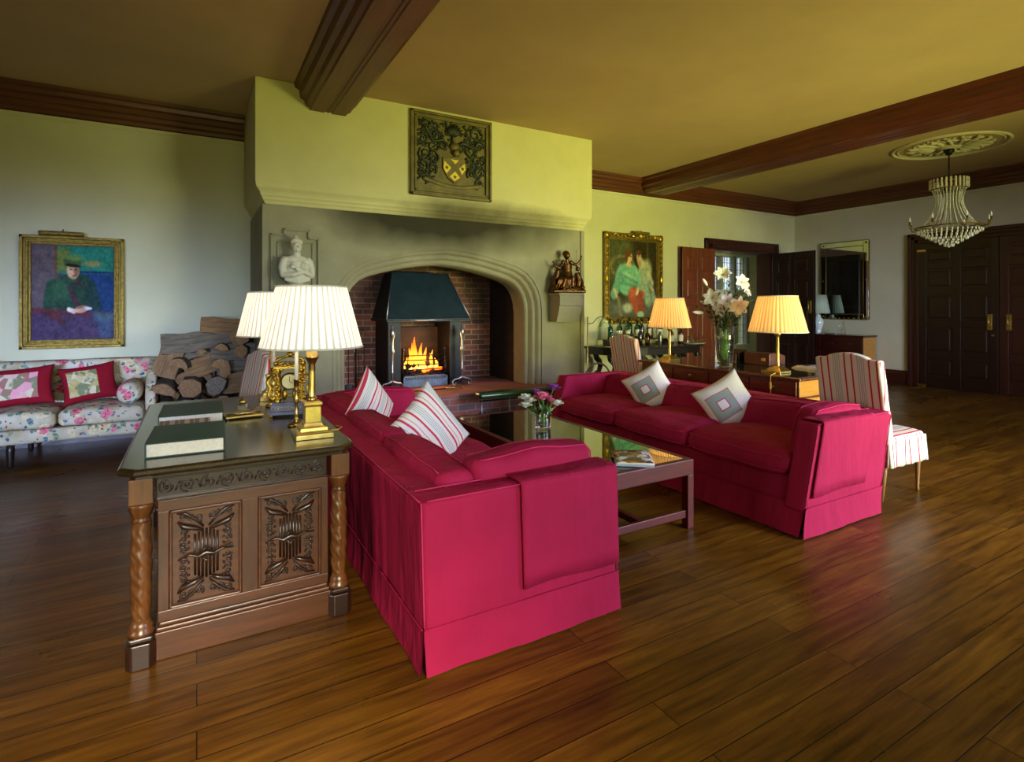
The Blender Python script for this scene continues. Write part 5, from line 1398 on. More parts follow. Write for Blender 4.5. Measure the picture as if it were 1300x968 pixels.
for sx in (-1, 1):
    for (cx, cz, r, a0, sg) in ((.30, .31, .085, 0, 1), (.19, .22, .06, 2, -1), (.36, .17, .06, 1, 1), (.24, .10, .07, 3, 1), (.34, .0, .085, 0, -1), (.22, -.04, .055, 2, 1), (.36, -.15, .07, 1, 1), (.25, -.17, .06, 4, -1), (.34, -.28, .05, 0, 1), (.12, .12, .05, 2, 1)):
        sp3(sx*cx, cz, r, 1.4, a0 if sx > 0 else PI-a0, sg*sx, .014)
        for j in range(4):
            a = rr.random()*6.28; b.ball((sx*cx+math.cos(a)*r*1.1, -.018, cz+math.sin(a)*r*1.1), .02, 7, sc=(1.3, .5, .8), M=Matrix.Rotation(a, 4, 'Y'))
    b.tube([(sx*.06, -.02, .14), (sx*.14, -.03, .18), (sx*.24, -.02, .15), (sx*.30, -.025, .22)], [.015, .022, .018, .008], 8)
for k in range(9):   # crest leaves
    a = PI*k/8; b.tube([(.02, -.02, .24), (.02+.06*math.cos(a), -.035, .28+.05*math.sin(a)), (.02+.12*math.cos(a), -.02, .30+.09*math.sin(a))], [.01, .018, .006], 7)
b.tube([(0, -.02, .16), (.01, -.03, .24), (.0, -.025, .36)], [.02, .014, .008], 7)
rr = random.Random(31)
for k in range(170):
    x = rr.uniform(-.43, .43); z = rr.uniform(-.30, .40)
    if abs(x-.02) < .19 and z < .12: continue
    if abs(x) < .12 and z < .2: continue
    a = rr.random()*6.28; b.ball((x, -.016, z), rr.uniform(.014, .026), 7, sc=(1.7, .6, .7), M=Matrix.Rotation(a, 4, 'Y'))
b.build('mantling', 'armsdark', t)
b = MB(); b.ball((.03, -.03, .12), .062, 12, sc=(1.1, .6, .9)); b.tube([(.03, -.04, .07), (.05, -.04, .04), (.09, -.03, .03)], [.05, .04, .02], 10)
for k in range(4): b.tube([(.05, -.066, .13-.014*k), (.10, -.045, .12-.014*k)], .004, 5)
b.build('helmet', 'arms', t)
sh = [(-.155, .0), (-.12, -.01), (.02, .02), (.15, -.01), (.165, -.06), (.14, -.16), (.08, -.245), (.0, -.30), (-.09, -.24), (-.15, -.14)]
sh = [(x+.03, z-.01) for x, z in sh]
b = MB(); b.prism(sh, 'Y', -.035, -.005); s_ = b.build('shield', 'arms', t, bevel=.006)
b = MB()
for tri in (((-.105, -.06), (-.02, -.13), (-.08, -.205), (-.12, -.14)), ((.155, -.06), (.08, -.13), (.12, -.20), (.165, -.13)), ((.03, -.17), (-.04, -.235), (.025, -.285), (.095, -.235)), ((.03, -.035), (-.02, -.03), (.03, -.085), (.08, -.03))):
    b.prism([(x, z) for x, z in tri], 'Y', -.042, -.034)
b.build('gilt_field', 'armsgold', s_)
b = MB()
for cx, cz in ((-.075, -.135), (.125, -.128), (.028, -.235)):
    P = []
    for k in range(10):
        r = .026 if k % 2 == 0 else .011; a = PI/2+k*PI/5; P.append((cx+r*math.cos(a), cz+r*math.sin(a)))
    b.prism(P, 'Y', -.047, -.041)
b.build('star', 'armsdark', s_)
b = MB()
def g(u, v):
    x = -.36+.76*u; z = -.335+.06*(2*u-1)**2-.02*u+.045*(v-.5)*2*.5; return Vector((x, -.022-.008*math.sin(u*9), z))
b.grid(g, 30, 3); o = b.build('ribbon', 'arms', t); md = o.modifiers.new('s', 'SOLIDIFY'); md.thickness = .01

# ================================================================== PAINTINGS
def srgb_arr(a): a = np.clip(a/255, 0, 1); return np.where(a <= .04045, a/12.92, ((a+.055)/1.055)**2.4)
def canvas(parent, w, h, layers, seed, nx=150, nz=190):
    u = np.linspace(-1, 1, nx+1)[:, None]*np.ones((1, nz+1)); v = np.ones((nx+1, 1))*np.linspace(-1, 1, nz+1)[None, :]
    rng = np.random.RandomState(seed)
    def sm(s):
        g_ = rng.rand(s+2, s+2); xi = (u+1)/2*s; zi = (v+1)/2*s; i = xi.astype(int); j = zi.astype(int); fx = xi-i; fz = zi-j
        i2 = np.minimum(i+1, s+1); j2 = np.minimum(j+1, s+1)
        return (g_[i, j]*(1-fx)*(1-fz)+g_[i2, j]*fx*(1-fz)+g_[i, j2]*(1-fx)*fz+g_[i2, j2]*fx*fz)-.5
    wob = sm(9)*.05+sm(24)*.03
    col = np.zeros(u.shape+(3,))
    for kind, p, c, soft in layers:
        if kind == 'all': m_ = np.ones_like(u)
        elif kind == 'box':
            d_ = np.minimum(np.minimum(u-p[0], p[1]-u), np.minimum(v-p[2], p[3]-v))+wob*.5; m_ = np.clip(d_/soft+.5, 0, 1)
        elif kind == 'ell':
            cx, cz, rx, rz, rot = p; a = math.radians(rot); du = (u-cx)*math.cos(a)+(v-cz)*math.sin(a); dv = -(u-cx)*math.sin(a)+(v-cz)*math.cos(a)
            d_ = 1-np.sqrt((du/rx)**2+(dv/rz)**2)+wob; m_ = np.clip(d_*min(rx, rz)/soft+.5, 0, 1)
        elif kind == 'line':
            P0, P1, w0, w1 = p; ax, az = P0; bx_, bz = P1; tt = np.clip(((u-ax)*(bx_-ax)+(v-az)*(bz-az))/((bx_-ax)**2+(bz-az)**2), 0, 1)
            d_ = (w0+(w1-w0)*tt)-np.hypot(u-ax-tt*(bx_-ax), v-az-tt*(bz-az))+wob*.4; m_ = np.clip(d_/soft+.5, 0, 1)
        col = col*(1-m_[..., None])+np.array(c, float)*m_[..., None]
    col = col*(1+.22*sm(40)[..., None]+.18*sm(14)[..., None])+sm(60)[..., None]*14
    L_ = srgb_arr(col)
    b = MB(); b.grid(lambda a, c: Vector(((a-.5)*w, 0, (c-.5)*h)), nx, nz)
    o = b.build('canvas', [], parent, weld=False, recalc=False)
    me = o.data; at = me.color_attributes.new('paint', 'FLOAT_COLOR', 'POINT')
    arr = np.concatenate([L_.reshape(-1, 3), np.ones((L_.shape[0]*L_.shape[1], 1))], 1).astype(np.float32); at.data.foreach_set('color', arr.ravel())
    m, nt, bb = newmat('oil_paint'); a_ = nd(nt, 'ShaderNodeAttribute', attribute_name='paint'); nt.links.new(a_.outputs[0], bb.inputs['Base Color']); bb.inputs['Roughness'].default_value = .8; bb.inputs['Specular IOR Level'].default_value = .1
    bump(nt, bb, noise(nt, coords(nt), 60, 4), .25, .003); me.materials.append(m)
    return o
def frame(parent, w, h, steps, mat, name='frame'):
    b = MB()
    for o_, ww, d_ in steps:
        x, z = w/2-o_, h/2-o_
        b.chbox(-x, x, -d_, 0, z-ww, z, .004).chbox(-x, x, -d_, 0, -z, -z+ww, .004).chbox(-x, -x+ww, -d_, 0, -z, z, .004).chbox(x-ww, x, -d_, 0, -z, z, .004)
    return b.build(name, mat, parent)
def picture_light(parent, x, z, w, y0=-.02):
    b = MB(); b.lathe([(.001, -w/2), (.022, -w/2), (.024, -w/2+.01), (.024, w/2-.01), (.022, w/2), (.001, w/2)], n=14, M=Matrix.Translation((x, y0-.07, z)) @ Matrix.Rotation(PI/2, 4, 'Y')); o = b.build('picture_light', 'oldgilt', parent)
    b = MB(); b.tube([(x, y0+.01, z-.03), (x, y0, z+.03), (x+.01, y0-.03, z+.05), (x, y0-.06, z+.02)], .005, 6); b.build('light_arm', 'oldgilt', o)
t = thing('portrait_painting', 'portrait of a seated soldier in green in a plain gilt frame, above the floral sofa', 'painting', (-1.135, 7.40, 1.605))
w, h = .88, 1.184
frame(t, w, h, ((0, .03, .05), (.03, .022, .03), (.052, .018, .045), (.068, .016, .02), (.08, .012, .028)), 'oldgilt')
SOL = [('all', 0, (74, 66, 84), 1), ('box', (-1, -.42, -.55, 1), (96, 84, 90), .1), ('box', (-.42, 1, .38, 1), (44, 120, 104), .06), ('box', (-.40, -.1, .45, .95), (104, 118, 60), .12), ('box', (.15, 1, -.5, .42), (36, 62, 106), .1),
       ('ell', (.45, .62, .22, .06, 0), (140, 130, 80), .05), ('line', ((-.42, 1), (-.42, -.1), .02, .02), (120, 70, 40), .03), ('line', ((-.05, .44), (1, .44), .015, .015), (30, 50, 90), .03),
       ('ell', (-.02, -.02, .56, .42, 8), (40, 66, 54), .06), ('line', ((-.5, .12), (-.62, -.42), .16, .13), (44, 76, 58), .06), ('line', ((.42, .05), (.56, -.38), .15, .12), (38, 62, 62), .06), ('ell', (-.3, .05, .2, .25, 30), (54, 92, 68), .15),
       ('line', ((-.05, .28), (.18, .15), .06, .03), (70, 40, 50), .05), ('line', ((-.1, .1), (.1, -.3), .05, .05), (74, 44, 60), .08), ('ell', (-.05, .30, .16, .10, 0), (52, 80, 60), .05),
       ('ell', (-.02, .47, .15, .19, 0), (200, 160, 126), .03), ('ell', (.06, .44, .06, .10, 0), (150, 100, 84), .05), ('ell', (-.06, .40, .07, .05, 0), (214, 172, 140), .04),
       ('ell', (-.02, .66, .23, .10, 0), (70, 90, 56), .03), ('ell', (-.03, .575, .19, .035, -6), (30, 40, 34), .02), ('ell', (0, .74, .2, .06, 0), (98, 130, 70), .05),
       ('line', ((-.09, .49), (-.05, .49), .012, .012), (50, 34, 30), .01), ('line', ((.03, .49), (.07, .49), .012, .012), (50, 34, 30), .01), ('line', ((-.02, .36), (.05, .36), .012, .01), (140, 60, 54), .012), ('line', ((0, .47), (.015, .41), .012, .02), (176, 130, 104), .015),
       ('box', (-1, 1, -1, -.42), (72, 58, 84), .08), ('line', ((-.95, -.38), (.95, -.5), .05, .04), (96, 48, 56), .06), ('line', ((-.6, -.42), (-.25, -.62), .09, .05), (86, 48, 54), .06),
       ('line', ((-.12, -.36), (.0, -.40), .05, .05), (214, 200, 196), .03), ('ell', (.18, -.36, .17, .075, 10), (196, 152, 130), .03), ('line', ((.3, -.34), (.42, -.34), .04, .03), (210, 200, 200), .03), ('line', ((.1, -.33), (.25, -.30), .015, .01), (140, 90, 76), .02),
       ('line', ((.55, -.5), (.8, -.8), .1, .2), (66, 76, 104), .1), ('box', (.55, 1, -.6, -.45), (70, 96, 110), .1)]
o = canvas(t, .70, 1.0, SOL, 3); o.location = (0, -.012, 0)
picture_light(t, -.09, .612, .37)
t = thing('portrait_painting', 'portrait of two seated figures in a carved gilt frame, above the drinks table', 'painting', (6.745, 7.40, 1.95))
w, h = 1.36, 1.60
frame(t, w, h, ((0, .04, .05), (.04, .05, .03), (.09, .02, .04), (.11, .015, .02)), 'oldgilt')
b = MB(); rr = random.Random(11)
for k in range(60):
    s = k/60*4; e = int(s); f_ = s-e
    x, z = ((-.64+1.28*f_, .76), (.64, .76-1.52*f_), (.64-1.28*f_, -.76), (-.64, -.76+1.52*f_))[e]
    b.tube([(x+px_*.03, -.05-.01*math.sin(i), z+pz*.03) for i, (px_, pz) in enumerate(spiral(0, 0, 1, 1.2, rr.random()*6, 1, 8))], [.012, .012, .011, .01, .009, .008, .007, .006, .005], 6)
    b.ball((x, -.045, z), .022, 7, sc=(1.3, .7, 1))
for sx in (-1, 1):
    for sz in (-1, 1): b.ball((sx*.63, -.05, sz*.75), .06, 10, sc=(1, .5, 1))
    b.ball((sx*.64, -.05, 0), .05, 10, sc=(.7, .5, 1.8)); b.ball((0, -.05, sx*.76), .05, 10, sc=(1.8, .5, .7))
b.build('frame_carving', 'gilt', t)
DUO = [('all', 0, (62, 56, 34), 1), ('box', (.1, 1, .1, 1), (54, 46, 26), .2), ('box', (-1, -.1, -.1, 1), (84, 86, 56), .3), ('box', (.55, .62, -.2, 1), (84, 78, 48), .06), ('box', (-1, 1, -1, -.55), (96, 98, 92), .3),
       ('ell', (-.45, .32, .5, .3, 0), (120, 112, 80), .05), ('ell', (-.42, .30, .42, .24, 0), (84, 84, 60), .05),
       ('ell', (.40, .0, .30, .55, -25), (172, 172, 140), .1), ('line', ((.3, .45), (.75, -.1), .12, .1), (186, 184, 152), .08), ('line', ((.35, .2), (.62, -.55), .1, .16), (150, 170, 152), .1), ('line', ((.7, -.1), (.92, -.6), .08, .1), (140, 156, 150), .08),
       ('ell', (-.22, -.02, .50, .42, 0), (118, 178, 152), .08), ('line', ((-.45, .2), (-.78, -.4), .16, .14), (112, 168, 150), .08), ('line', ((.02, .2), (.22, -.3), .14, .10), (126, 184, 158), .08), ('line', ((-.4, .15), (.1, .0), .04, .04), (160, 206, 180), .08), ('line', ((-.5, -.1), (.1, -.2), .03, .04), (90, 148, 128), .06), ('line', ((-.35, .05), (.15, -.1), .03, .03), (92, 150, 130), .06),
       ('line', ((.0, -.42), (.18, -.85), .22, .12), (176, 86, 66), .06), ('line', ((-.12, -.36), (.35, -.40), .10, .10), (184, 96, 76), .06), ('line', ((.22, -.4), (.35, -.8), .1, .14), (150, 76, 62), .08),
       ('line', ((-.78, -.3), (-.62, -.55), .05, .04), (206, 178, 150), .03), ('line', ((.2, -.25), (.14, -.38), .05, .04), (206, 178, 150), .03), ('line', ((-.62, -.5), (-.5, -.95), .06, .05), (120, 116, 96), .06), ('ell', (-.25, -.75, .2, .12, 0), (176, 176, 160), .08), ('ell', (.3, -.92, .14, .09, 0), (156, 196, 178), .04),
       ('line', ((-.2, .5), (-.18, .36), .07, .08), (206, 168, 136), .03), ('ell', (-.17, .56, .115, .14, 0), (212, 174, 142), .03), ('ell', (-.22, .66, .14, .10, 20), (110, 72, 40), .03), ('ell', (-.29, .56, .06, .14, 0), (104, 66, 38), .03),
       ('ell', (.23, .58, .10, .14, 0), (204, 166, 132), .03), ('ell', (.22, .69, .12, .07, 0), (96, 62, 36), .03), ('line', ((.24, .46), (.28, .38), .06, .07), (198, 158, 126), .03),
       ('line', ((-.21, .58), (-.17, .58), .012, .012), (60, 40, 34), .01), ('line', ((-.12, .58), (-.09, .58), .012, .012), (60, 40, 34), .01), ('line', ((.19, .6), (.21, .6), .012, .012), (60, 40, 34), .01), ('line', ((.26, .6), (.28, .6), .012, .012), (60, 40, 34), .01),
       ('line', ((.75, -.2), (.82, -.28), .04, .04), (206, 178, 150), .03)]
o = canvas(t, 1.14, 1.38, DUO, 5); o.location = (0, -.012, 0)
picture_light(t, .12, .815, .34, -.03)

# ================================================================== LOGS
def log_mesh(L_, r, a0, a1, seed, ends='logend'):
    """split log along local x; cross-section a wedge of the trunk between two angles"""
    rr = random.Random(seed); n = 7; b = MB(); V = []; m_ = 7
    sec = [(0.0, 0.0)] if (a1-a0) < 6.2 else []
    for k in range(n+1): a = a0+(a1-a0)*k/n; q = r*(1+.08*rr.uniform(-1, 1)); sec.append((q*math.cos(a), q*math.sin(a)))
    cy = sum(p[0] for p in sec)/len(sec); cz = sum(p[1] for p in sec)/len(sec); sec = [(p[0]-cy, p[1]-cz) for p in sec]; N = len(sec)
    for i in range(m_+1):
        s = i/m_
        for k, (y, z) in enumerate(sec): j = 1+.05*math.sin(i*1.3+k*2+seed); V.append((-L_/2+L_*s, y*j+.004*rr.uniform(-1, 1), z*j+.008*math.sin(s*3+seed)))
    first = len(b.bm.verts)
    F1 = []; F2 = []; F3 = []
    for i in range(m_):
        for k in range(N):
            q = (i*N+k, i*N+(k+1) % N, (i+1)*N+(k+1) % N, (i+1)*N+k)
            (F2 if (len(sec) == n+2 and (k == 0 or k == N-1)) else F1).append(q)
    vs = [b.bm.verts.new(v) for v in V]
    for F_, mi, smo in ((F1, 0, True), (F2, 1, False), ([tuple(range(N)), tuple(m_*N+k for k in range(N))], 1, False)):
        for f in F_:
            fc = b.bm.faces.new([vs[i] for i in f]); fc.material_index = mi; fc.smooth = smo
    return b
LOGX0 = -.35
rr = random.Random(21); k = 0
# front tier laid by hand: x, z, length, radius, yaw(deg from x), tilt(deg), wedge
FRONT = [(-.27, .64, .42, .105, 82, 8, .3, 3.4), (-.24, .86, .30, .11, 10, 74, -1.9, 1.2), (-.04, .62, .40, .10, 82, 5, 0, 6.28), (-.13, 1.06, .40, .10, 12, 4, -1.8, 1.3), (.13, 1.10, .48, .095, 14, 12, -1.9, 1.2), (.03, .98, .40, .085, 8, 9, -2.0, 1.0), (.10, .875, .46, .055, -8, 16, -1.2, 1.8), (.0, .745, .36, .055, -12, 22, -1.2, 1.8),
         (.25, .79, .40, .10, 85, 0, .3, 5.0), (.20, .62, .40, .095, 80, 0, 0, 6.28), (.40, .62, .36, .105, 10, 2, -1.7, 1.4), (.40, .80, .42, .07, 5, 0, -1.9, 1.2), (.36, .94, .40, .085, 10, 2, -1.8, 1.3), (.26, 1.02, .40, .065, 82, 0, .3, 3.2), (.24, 1.23, .38, .085, 6, -3, -1.8, 1.3), (.42, 1.12, .38, .09, 80, 0, 0, 6.28), (.45, .98, .36, .07, 75, 3, 0, 6.28), (.10, .99, .30, .055, 70, 0, .2, 2.6), (-.12, .88, .38, .09, 78, 0, .5, 3.4)]
NAMES = ['leftmost', 'upright pale', 'round-ended', 'long grey', 'pale upper', 'second pale', 'thin slanting', 'short slanting', 'blocky', 'low round', 'square-faced', 'flat', 'dark flat', 'small wedge', 'topmost', 'dark round upper', 'dark round lower', 'small round', 'brown wedge']
for i, (x, z, L_, r, yaw, tilt, a0, a1) in enumerate(FRONT):
    o = log_mesh(L_*(.9+.25*((i*7)%5)/4), r*1.06, a0, a1, i).build('firewood_log', ['bark', 'loggrey' if i in (3, 4, 5, 9, 11, 12) else 'logend'], weld=False)
    o.location = (x, 6.78+.02*(i % 3), z); o.rotation_euler = (0, -math.radians(tilt), math.radians(yaw)); o.rotation_euler = (Matrix.Rotation(math.radians(yaw if yaw > 60 else yaw*.4), 4, 'Z') @ Matrix.Rotation(-math.radians(tilt), 4, 'Y')).to_euler()
    tag(o, NAMES[i]+' split log at the front of the log pile by the floral sofa', 'log', 'split logs at the front of the pile')
for lvl in range(8):
    for c_ in range(5):
        if lvl > 6 and c_ < 2: continue
        o = log_mesh(.42, .078, 0, 6.28 if (lvl+c_) % 3 else 3.6, 40+k).build('firewood_log', ['bark', 'logend'], weld=False); k += 1
        o.location = (-.24+.165*c_+(.05 if lvl % 2 else 0), 7.12, .085+.15*lvl); o.rotation_euler = (Matrix.Rotation(PI/2, 4, 'Z') @ Matrix.Rotation(k*1.1, 4, 'X')).to_euler()
        tag(o, 'split log in the back rows of the log pile against the wall', 'log', 'logs at the back of the pile')
for lvl in range(3):
    for c_ in range(5):
        o = log_mesh(.40, .08, 0, 6.28 if (lvl+c_) % 2 else 3.8, 90+k).build('firewood_log', ['bark', 'logend'], weld=False); k += 1
        o.location = (-.26+.168*c_+(.04 if lvl % 2 else 0), 6.76, .088+.168*lvl); o.rotation_euler = (Matrix.Rotation(PI/2, 4, 'Z') @ Matrix.Rotation(k*1.3, 4, 'X')).to_euler()
        tag(o, 'split log in the lowest rows of the log pile, hidden behind the desk', 'log', 'logs in the bottom rows of the pile')
# ================================================================== DRINKS TABLE
t = thing('drinks_table', 'long dark console table with rounded ends and scroll supports, under the double portrait', 'table', (6.85, 7.05, 0))
TP = [(-1.22, .33), (-1.17, -.02), (-1.05, -.25), (-.85, -.38), (-.5, -.44), (0, -.46), (.5, -.44), (.85, -.38), (1.03, -.25), (1.12, -.02), (1.16, .33)]
b = MB(); b.prism(TP, 'Z', .765, .795); b.build('table_top', 'darkwood', t, bevel=.008)
b = MB(); b.prism([(x*.93, y*.9) for x, y in TP], 'Z', .66, .766); b.build('apron', 'darkwood', t, bevel=.004)
for x in (-.98, -.3, .45, 1.0):
    b = MB()
    P = [(0, .67), (.02, .60), (.09, .55), (.12, .47), (.08, .38), (.0, .34), (-.06, .27), (-.05, .17), (.02, .10), (.08, .05)]
    b.tube([(x-.1+px_, -.18, z) for px_, z in P], [.05, .055, .055, .05, .045, .042, .04, .045, .05, .05], 10)
    b.tube([(x-.1+px_*.8, .18, z) for px_, z in P], [.05, .05, .05, .045, .04, .04, .04, .045, .05, .05], 10)
    for px_, z, r in ((.03, .56, .06), (-.0, .33, .05), (.05, .08, .06)):
        b.tube([(x-.1+px_+a_, -.22, z+c_) for a_, c_ in spiral(0, 0, r, 1.3, 0, 1, 14)], .016, 6)
    b.build('scroll_leg', 'darkwood', t)
b = MB(); b.chbox(-1.05, 1.0, -.2, .2, .0, .05, .01); b.build('floor_plinth', 'darkwood', t)
TZ = .796
t = thing('bottle_riser', 'low dark wooden step carrying the back row of bottles on the drinks table', 'shelf', (6.62, 7.18, TZ))
b = MB(); b.chbox(-.68, .68, -.12, .10, .088, .10, .003); b.build('riser_shelf', 'darkwood', t)
for x in (-.66, .66): b = MB(); b.chbox(x-.01, x+.01, -.11, .09, 0, .089, .002); b.build('riser_side', 'darkwood', t)
MAT['g_green'] = glass('green_bottle_glass', (60, 140, 90), .02); MAT['g_brown'] = glass('amber_bottle_glass', (130, 74, 30), .02); MAT['g_dark'] = plain('dark_wine_glass', (22, 18, 16), .08, 0, 9, .1, 0, .8, .5)
MAT['g_red'] = plain('dark_red_bottle', (70, 16, 20), .1, 0, 9, .1, 0, .8, .5); MAT['label_w'] = plain('bottle_label', (222, 218, 210), .7, 0, 9, .04); MAT['foil'] = plain('bottle_foil', (60, 52, 60), .35, .5, 9, .2)
def bottle(kind, mat, r, h, neck, lab, label, x, y, cap='foil'):
    t = thing('bottle', label, 'bottle', (x, y, TZ+(.102 if y > 7.05 else 0))); h *= 1.15; r *= 1.12
    hs = h*(1-neck)
    b = MB(); b.lathe([(.001, .002), (r*.9, 0), (r, .006), (r, hs*.86), (r*.85, hs*.95), (r*.45, hs*1.05), (r*.34, hs*1.12), (r*.32, h*.96), (r*.4, h*.965), (r*.4, h*.985), (r*.3, h)], n=20); b.build('bottle_glass', mat, t)
    if lab: b = MB(); b.lathe([(r*1.012, hs*.22), (r*1.014, hs*.24), (r*1.014, hs*.68), (r*1.012, hs*.70)], n=20, cap=False); b.build('bottle_label', 'label_w', t)
    b = MB(); b.lathe([(r*.37, h*.90), (r*.42, h*.965), (r*.43, h*1.0), (r*.35, h*1.015), (.001, h*1.015)], n=14); b.build('cap', cap, t)
    return t
BT = [  # x, y, material, r, h, neck, label?, text
 (6.02, 7.16, 'g_green', .038, .30, .34, 0, 'green glass bottle, leftmost bottle on the drinks table'),
 (6.15, 7.10, 'glass', .037, .31, .34, 0, 'clear spirit bottle beside the leftmost green bottle'),
 (6.26, 7.20, 'g_green', .042, .29, .34, 1, 'green bottle with white label at the left back of the drinks table'),
 (6.37, 7.12, 'glass', .036, .27, .3, 1, 'clear bottle with white label between two green bottles'),
 (6.48, 7.20, 'g_green', .045, .33, .3, 0, 'tall broad green bottle in the left half of the drinks table'),
 (6.60, 7.14, 'g_green', .042, .31, .34, 1, 'green bottle nearest the middle of the drinks table'),
 (6.52, 6.98, 'g_dark', .038, .30, .36, 0, 'nearly black wine bottle in the front row, left of the lamp shade'),
 (6.64, 6.93, 'g_brown', .036, .27, .34, 0, 'amber bottle in the front row left of the cocktail shaker'),
 (6.72, 7.16, 'g_dark', .038, .32, .36, 0, 'tall black wine bottle behind the cocktail shaker'),
 (6.84, 7.10, 'glass', .04, .31, .3, 1, 'clear bottle with white label right of the cocktail shaker'),
 (6.95, 7.18, 'g_red', .036, .31, .36, 0, 'dark red bottle at the back, behind the left lamp shade'),
 (7.05, 7.08, 'glass', .042, .29, .3, 1, 'broad clear bottle with white label under the left lamp shade'),
 (7.17, 7.16, 'g_brown', .038, .30, .34, 1, 'amber bottle with label at the right back of the drinks table'),
 (7.25, 6.98, 'g_red', .038, .30, .36, 1, 'dark red wine bottle with white label, second from the right'),
 (7.42, 6.92, 'g_red', .040, .32, .36, 1, 'dark red wine bottle with white label, farthest right'),
 (7.12, 6.88, 'glass', .036, .24, .3, 0, 'short clear bottle at the front below the left lamp'),
]
for x, y, m_, r, h, nk, lb, lab in BT: bottle('bottle', m_, r, h, nk, lb, lab, x, y)
t = thing('cocktail_shaker', 'polished steel cocktail shaker among the bottles on the drinks table', 'shaker', (6.86, 6.86, TZ))
b = MB(); b.lathe([(.03, 0), (.034, .01), (.042, .15), (.042, .155)], n=20); b.build('shaker_body', 'steel', t)
b = MB(); b.lathe([(.043, .155), (.04, .18), (.024, .2), (.022, .23), (.001, .235)], n=20); b.build('shaker_cap', 'steel', t)
for k, (x, y) in enumerate(((6.73, 6.78), (6.98, 6.80))):
    t = tag(MB().lathe([(.001, .004), (.028, .002), (.03, .0), (.034, .085), (.032, .085), (.028, .01), (.001, .01)], n=18).build('tumbler', 'glass', loc=(x, y, TZ)), ['short glass tumbler left of the cocktail shaker', 'short glass tumbler right of the cocktail shaker'][k], 'glass')
t = tag(MB().chbox(-.22, .22, -.15, .15, 0, .006, .002).build('tray_cloth', 'white_cloth', loc=(5.99, 6.86, TZ)), 'white cloth under the wine glasses at the left of the drinks table', 'cloth')
wg = [(.001, .003), (.034, .0), (.034, .004), (.006, .01), (.005, .08), (.02, .10), (.036, .13), (.04, .165), (.034, .21), (.032, .21), (.037, .165), (.034, .132), (.018, .104), (.001, .10)]
gp = [(5.84, 6.78), (5.86, 6.90), (5.94, 6.76), (5.96, 6.88), (6.04, 6.78), (6.06, 6.90), (6.13, 6.76), (6.15, 6.88)]
gw = ['front glass at the left end', 'back glass at the left end', 'second glass of the front row', 'second glass of the back row', 'third glass of the front row', 'third glass of the back row', 'last glass of the front row', 'last glass of the back row']
g0 = None
for (x, y), nm in zip(gp, gw):
    if g0 is None: g0 = MB().lathe(wg, n=20).build('wine_glass', 'glass'); o = g0
    else: o = g0.copy(); C.objects.link(o)
    o.location = (x, y, TZ+.0065); tag(o, 'clear wine glass on the white cloth, '+nm, 'glass', 'wine glasses on the drinks table')
t = thing('serving_tray', 'oval white tray holding cut glass at the right end of the drinks table', 'tray', (7.70, 6.86, TZ))
b = MB(); b.lathe([(.001, .0), (.20, .0), (.24, .016), (.245, .018), (.20, .006), (.001, .005)], n=32, M=Matrix.Diagonal((1, .7, 1, 1))); b.build('tray_plate', 'white_cloth', t)
t = thing('glass_decanter', 'cut glass jar standing on the oval tray', 'decanter', (7.62, 6.88, TZ+.008))
b = MB(); b.lathe([(.03, 0), (.055, .01), (.06, .05), (.045, .09), (.025, .11), (.04, .135), (.036, .135), (.02, .11), (.001, .10)], n=16, smooth=False); b.build('decanter_body', 'crystal', t)
t = tag(MB().lathe([(.03, 0), (.05, .01), (.085, .06), (.08, .06), (.045, .016), (.001, .012)], n=18, smooth=False).build('glass_bowl', 'crystal', loc=(7.80, 6.84, TZ+.008)), 'low cut glass bowl standing on the oval tray', 'bowl')

# wicker basket and reading lamp by the chimney breast
t = thing('wicker_basket', 'wicker basket with tall handle, between the chimney breast and drinks table', 'basket', (5.32, 6.62, 0))
MAT['wicker'] = wood('wicker', (96, 70, 40), (150, 116, 72), .6, 'X', 3, 0)
b = MB()
for i in range(16): b.tube([((.17+.006*i)*math.cos(a), (.13+.005*i)*math.sin(a), .015+.02*i) for a in np.linspace(0, 2*PI, 26, False)], .011, 6, True)
b.lathe([(.001, .0), (.17, .004), (.17, .01)], n=24, M=Matrix.Diagonal((1, .76, 1, 1))); b.build('basket_body', 'wicker', t)
b = MB(); b.tube([(.26*math.cos(a), 0, .30+.29*math.sin(a)) for a in np.linspace(0, PI, 16)], .014, 8); b.build('basket_handle', 'wicker', t)
t = thing('reading_lamp', 'slim brass reading lamp on the floor right of the chimney breast', 'lamp', (5.42, 7.0, 0))
b = MB(); b.lathe([(.12, 0), (.12, .012), (.02, .03), (.009, .04), (.009, 1.27), (.014, 1.28), (.001, 1.30)], n=18); b.build('pole', 'brass', t)
b = MB(); b.tube([(0, 0, 1.18), (.08, -.03, 1.19), (.15, -.05, 1.27), (.22, -.06, 1.30), (.27, -.07, 1.27)], .007, 7); b.build('curved_arm', 'greencover', t)
b = MB(); b.lathe([(.085, -.13), (.07, -.08), (.04, -.02), (.015, 0), (.012, .02)], .27, -.07, 1.26, 20, cap=False); o = b.build('lamp_shade', 'shade_pale', t)

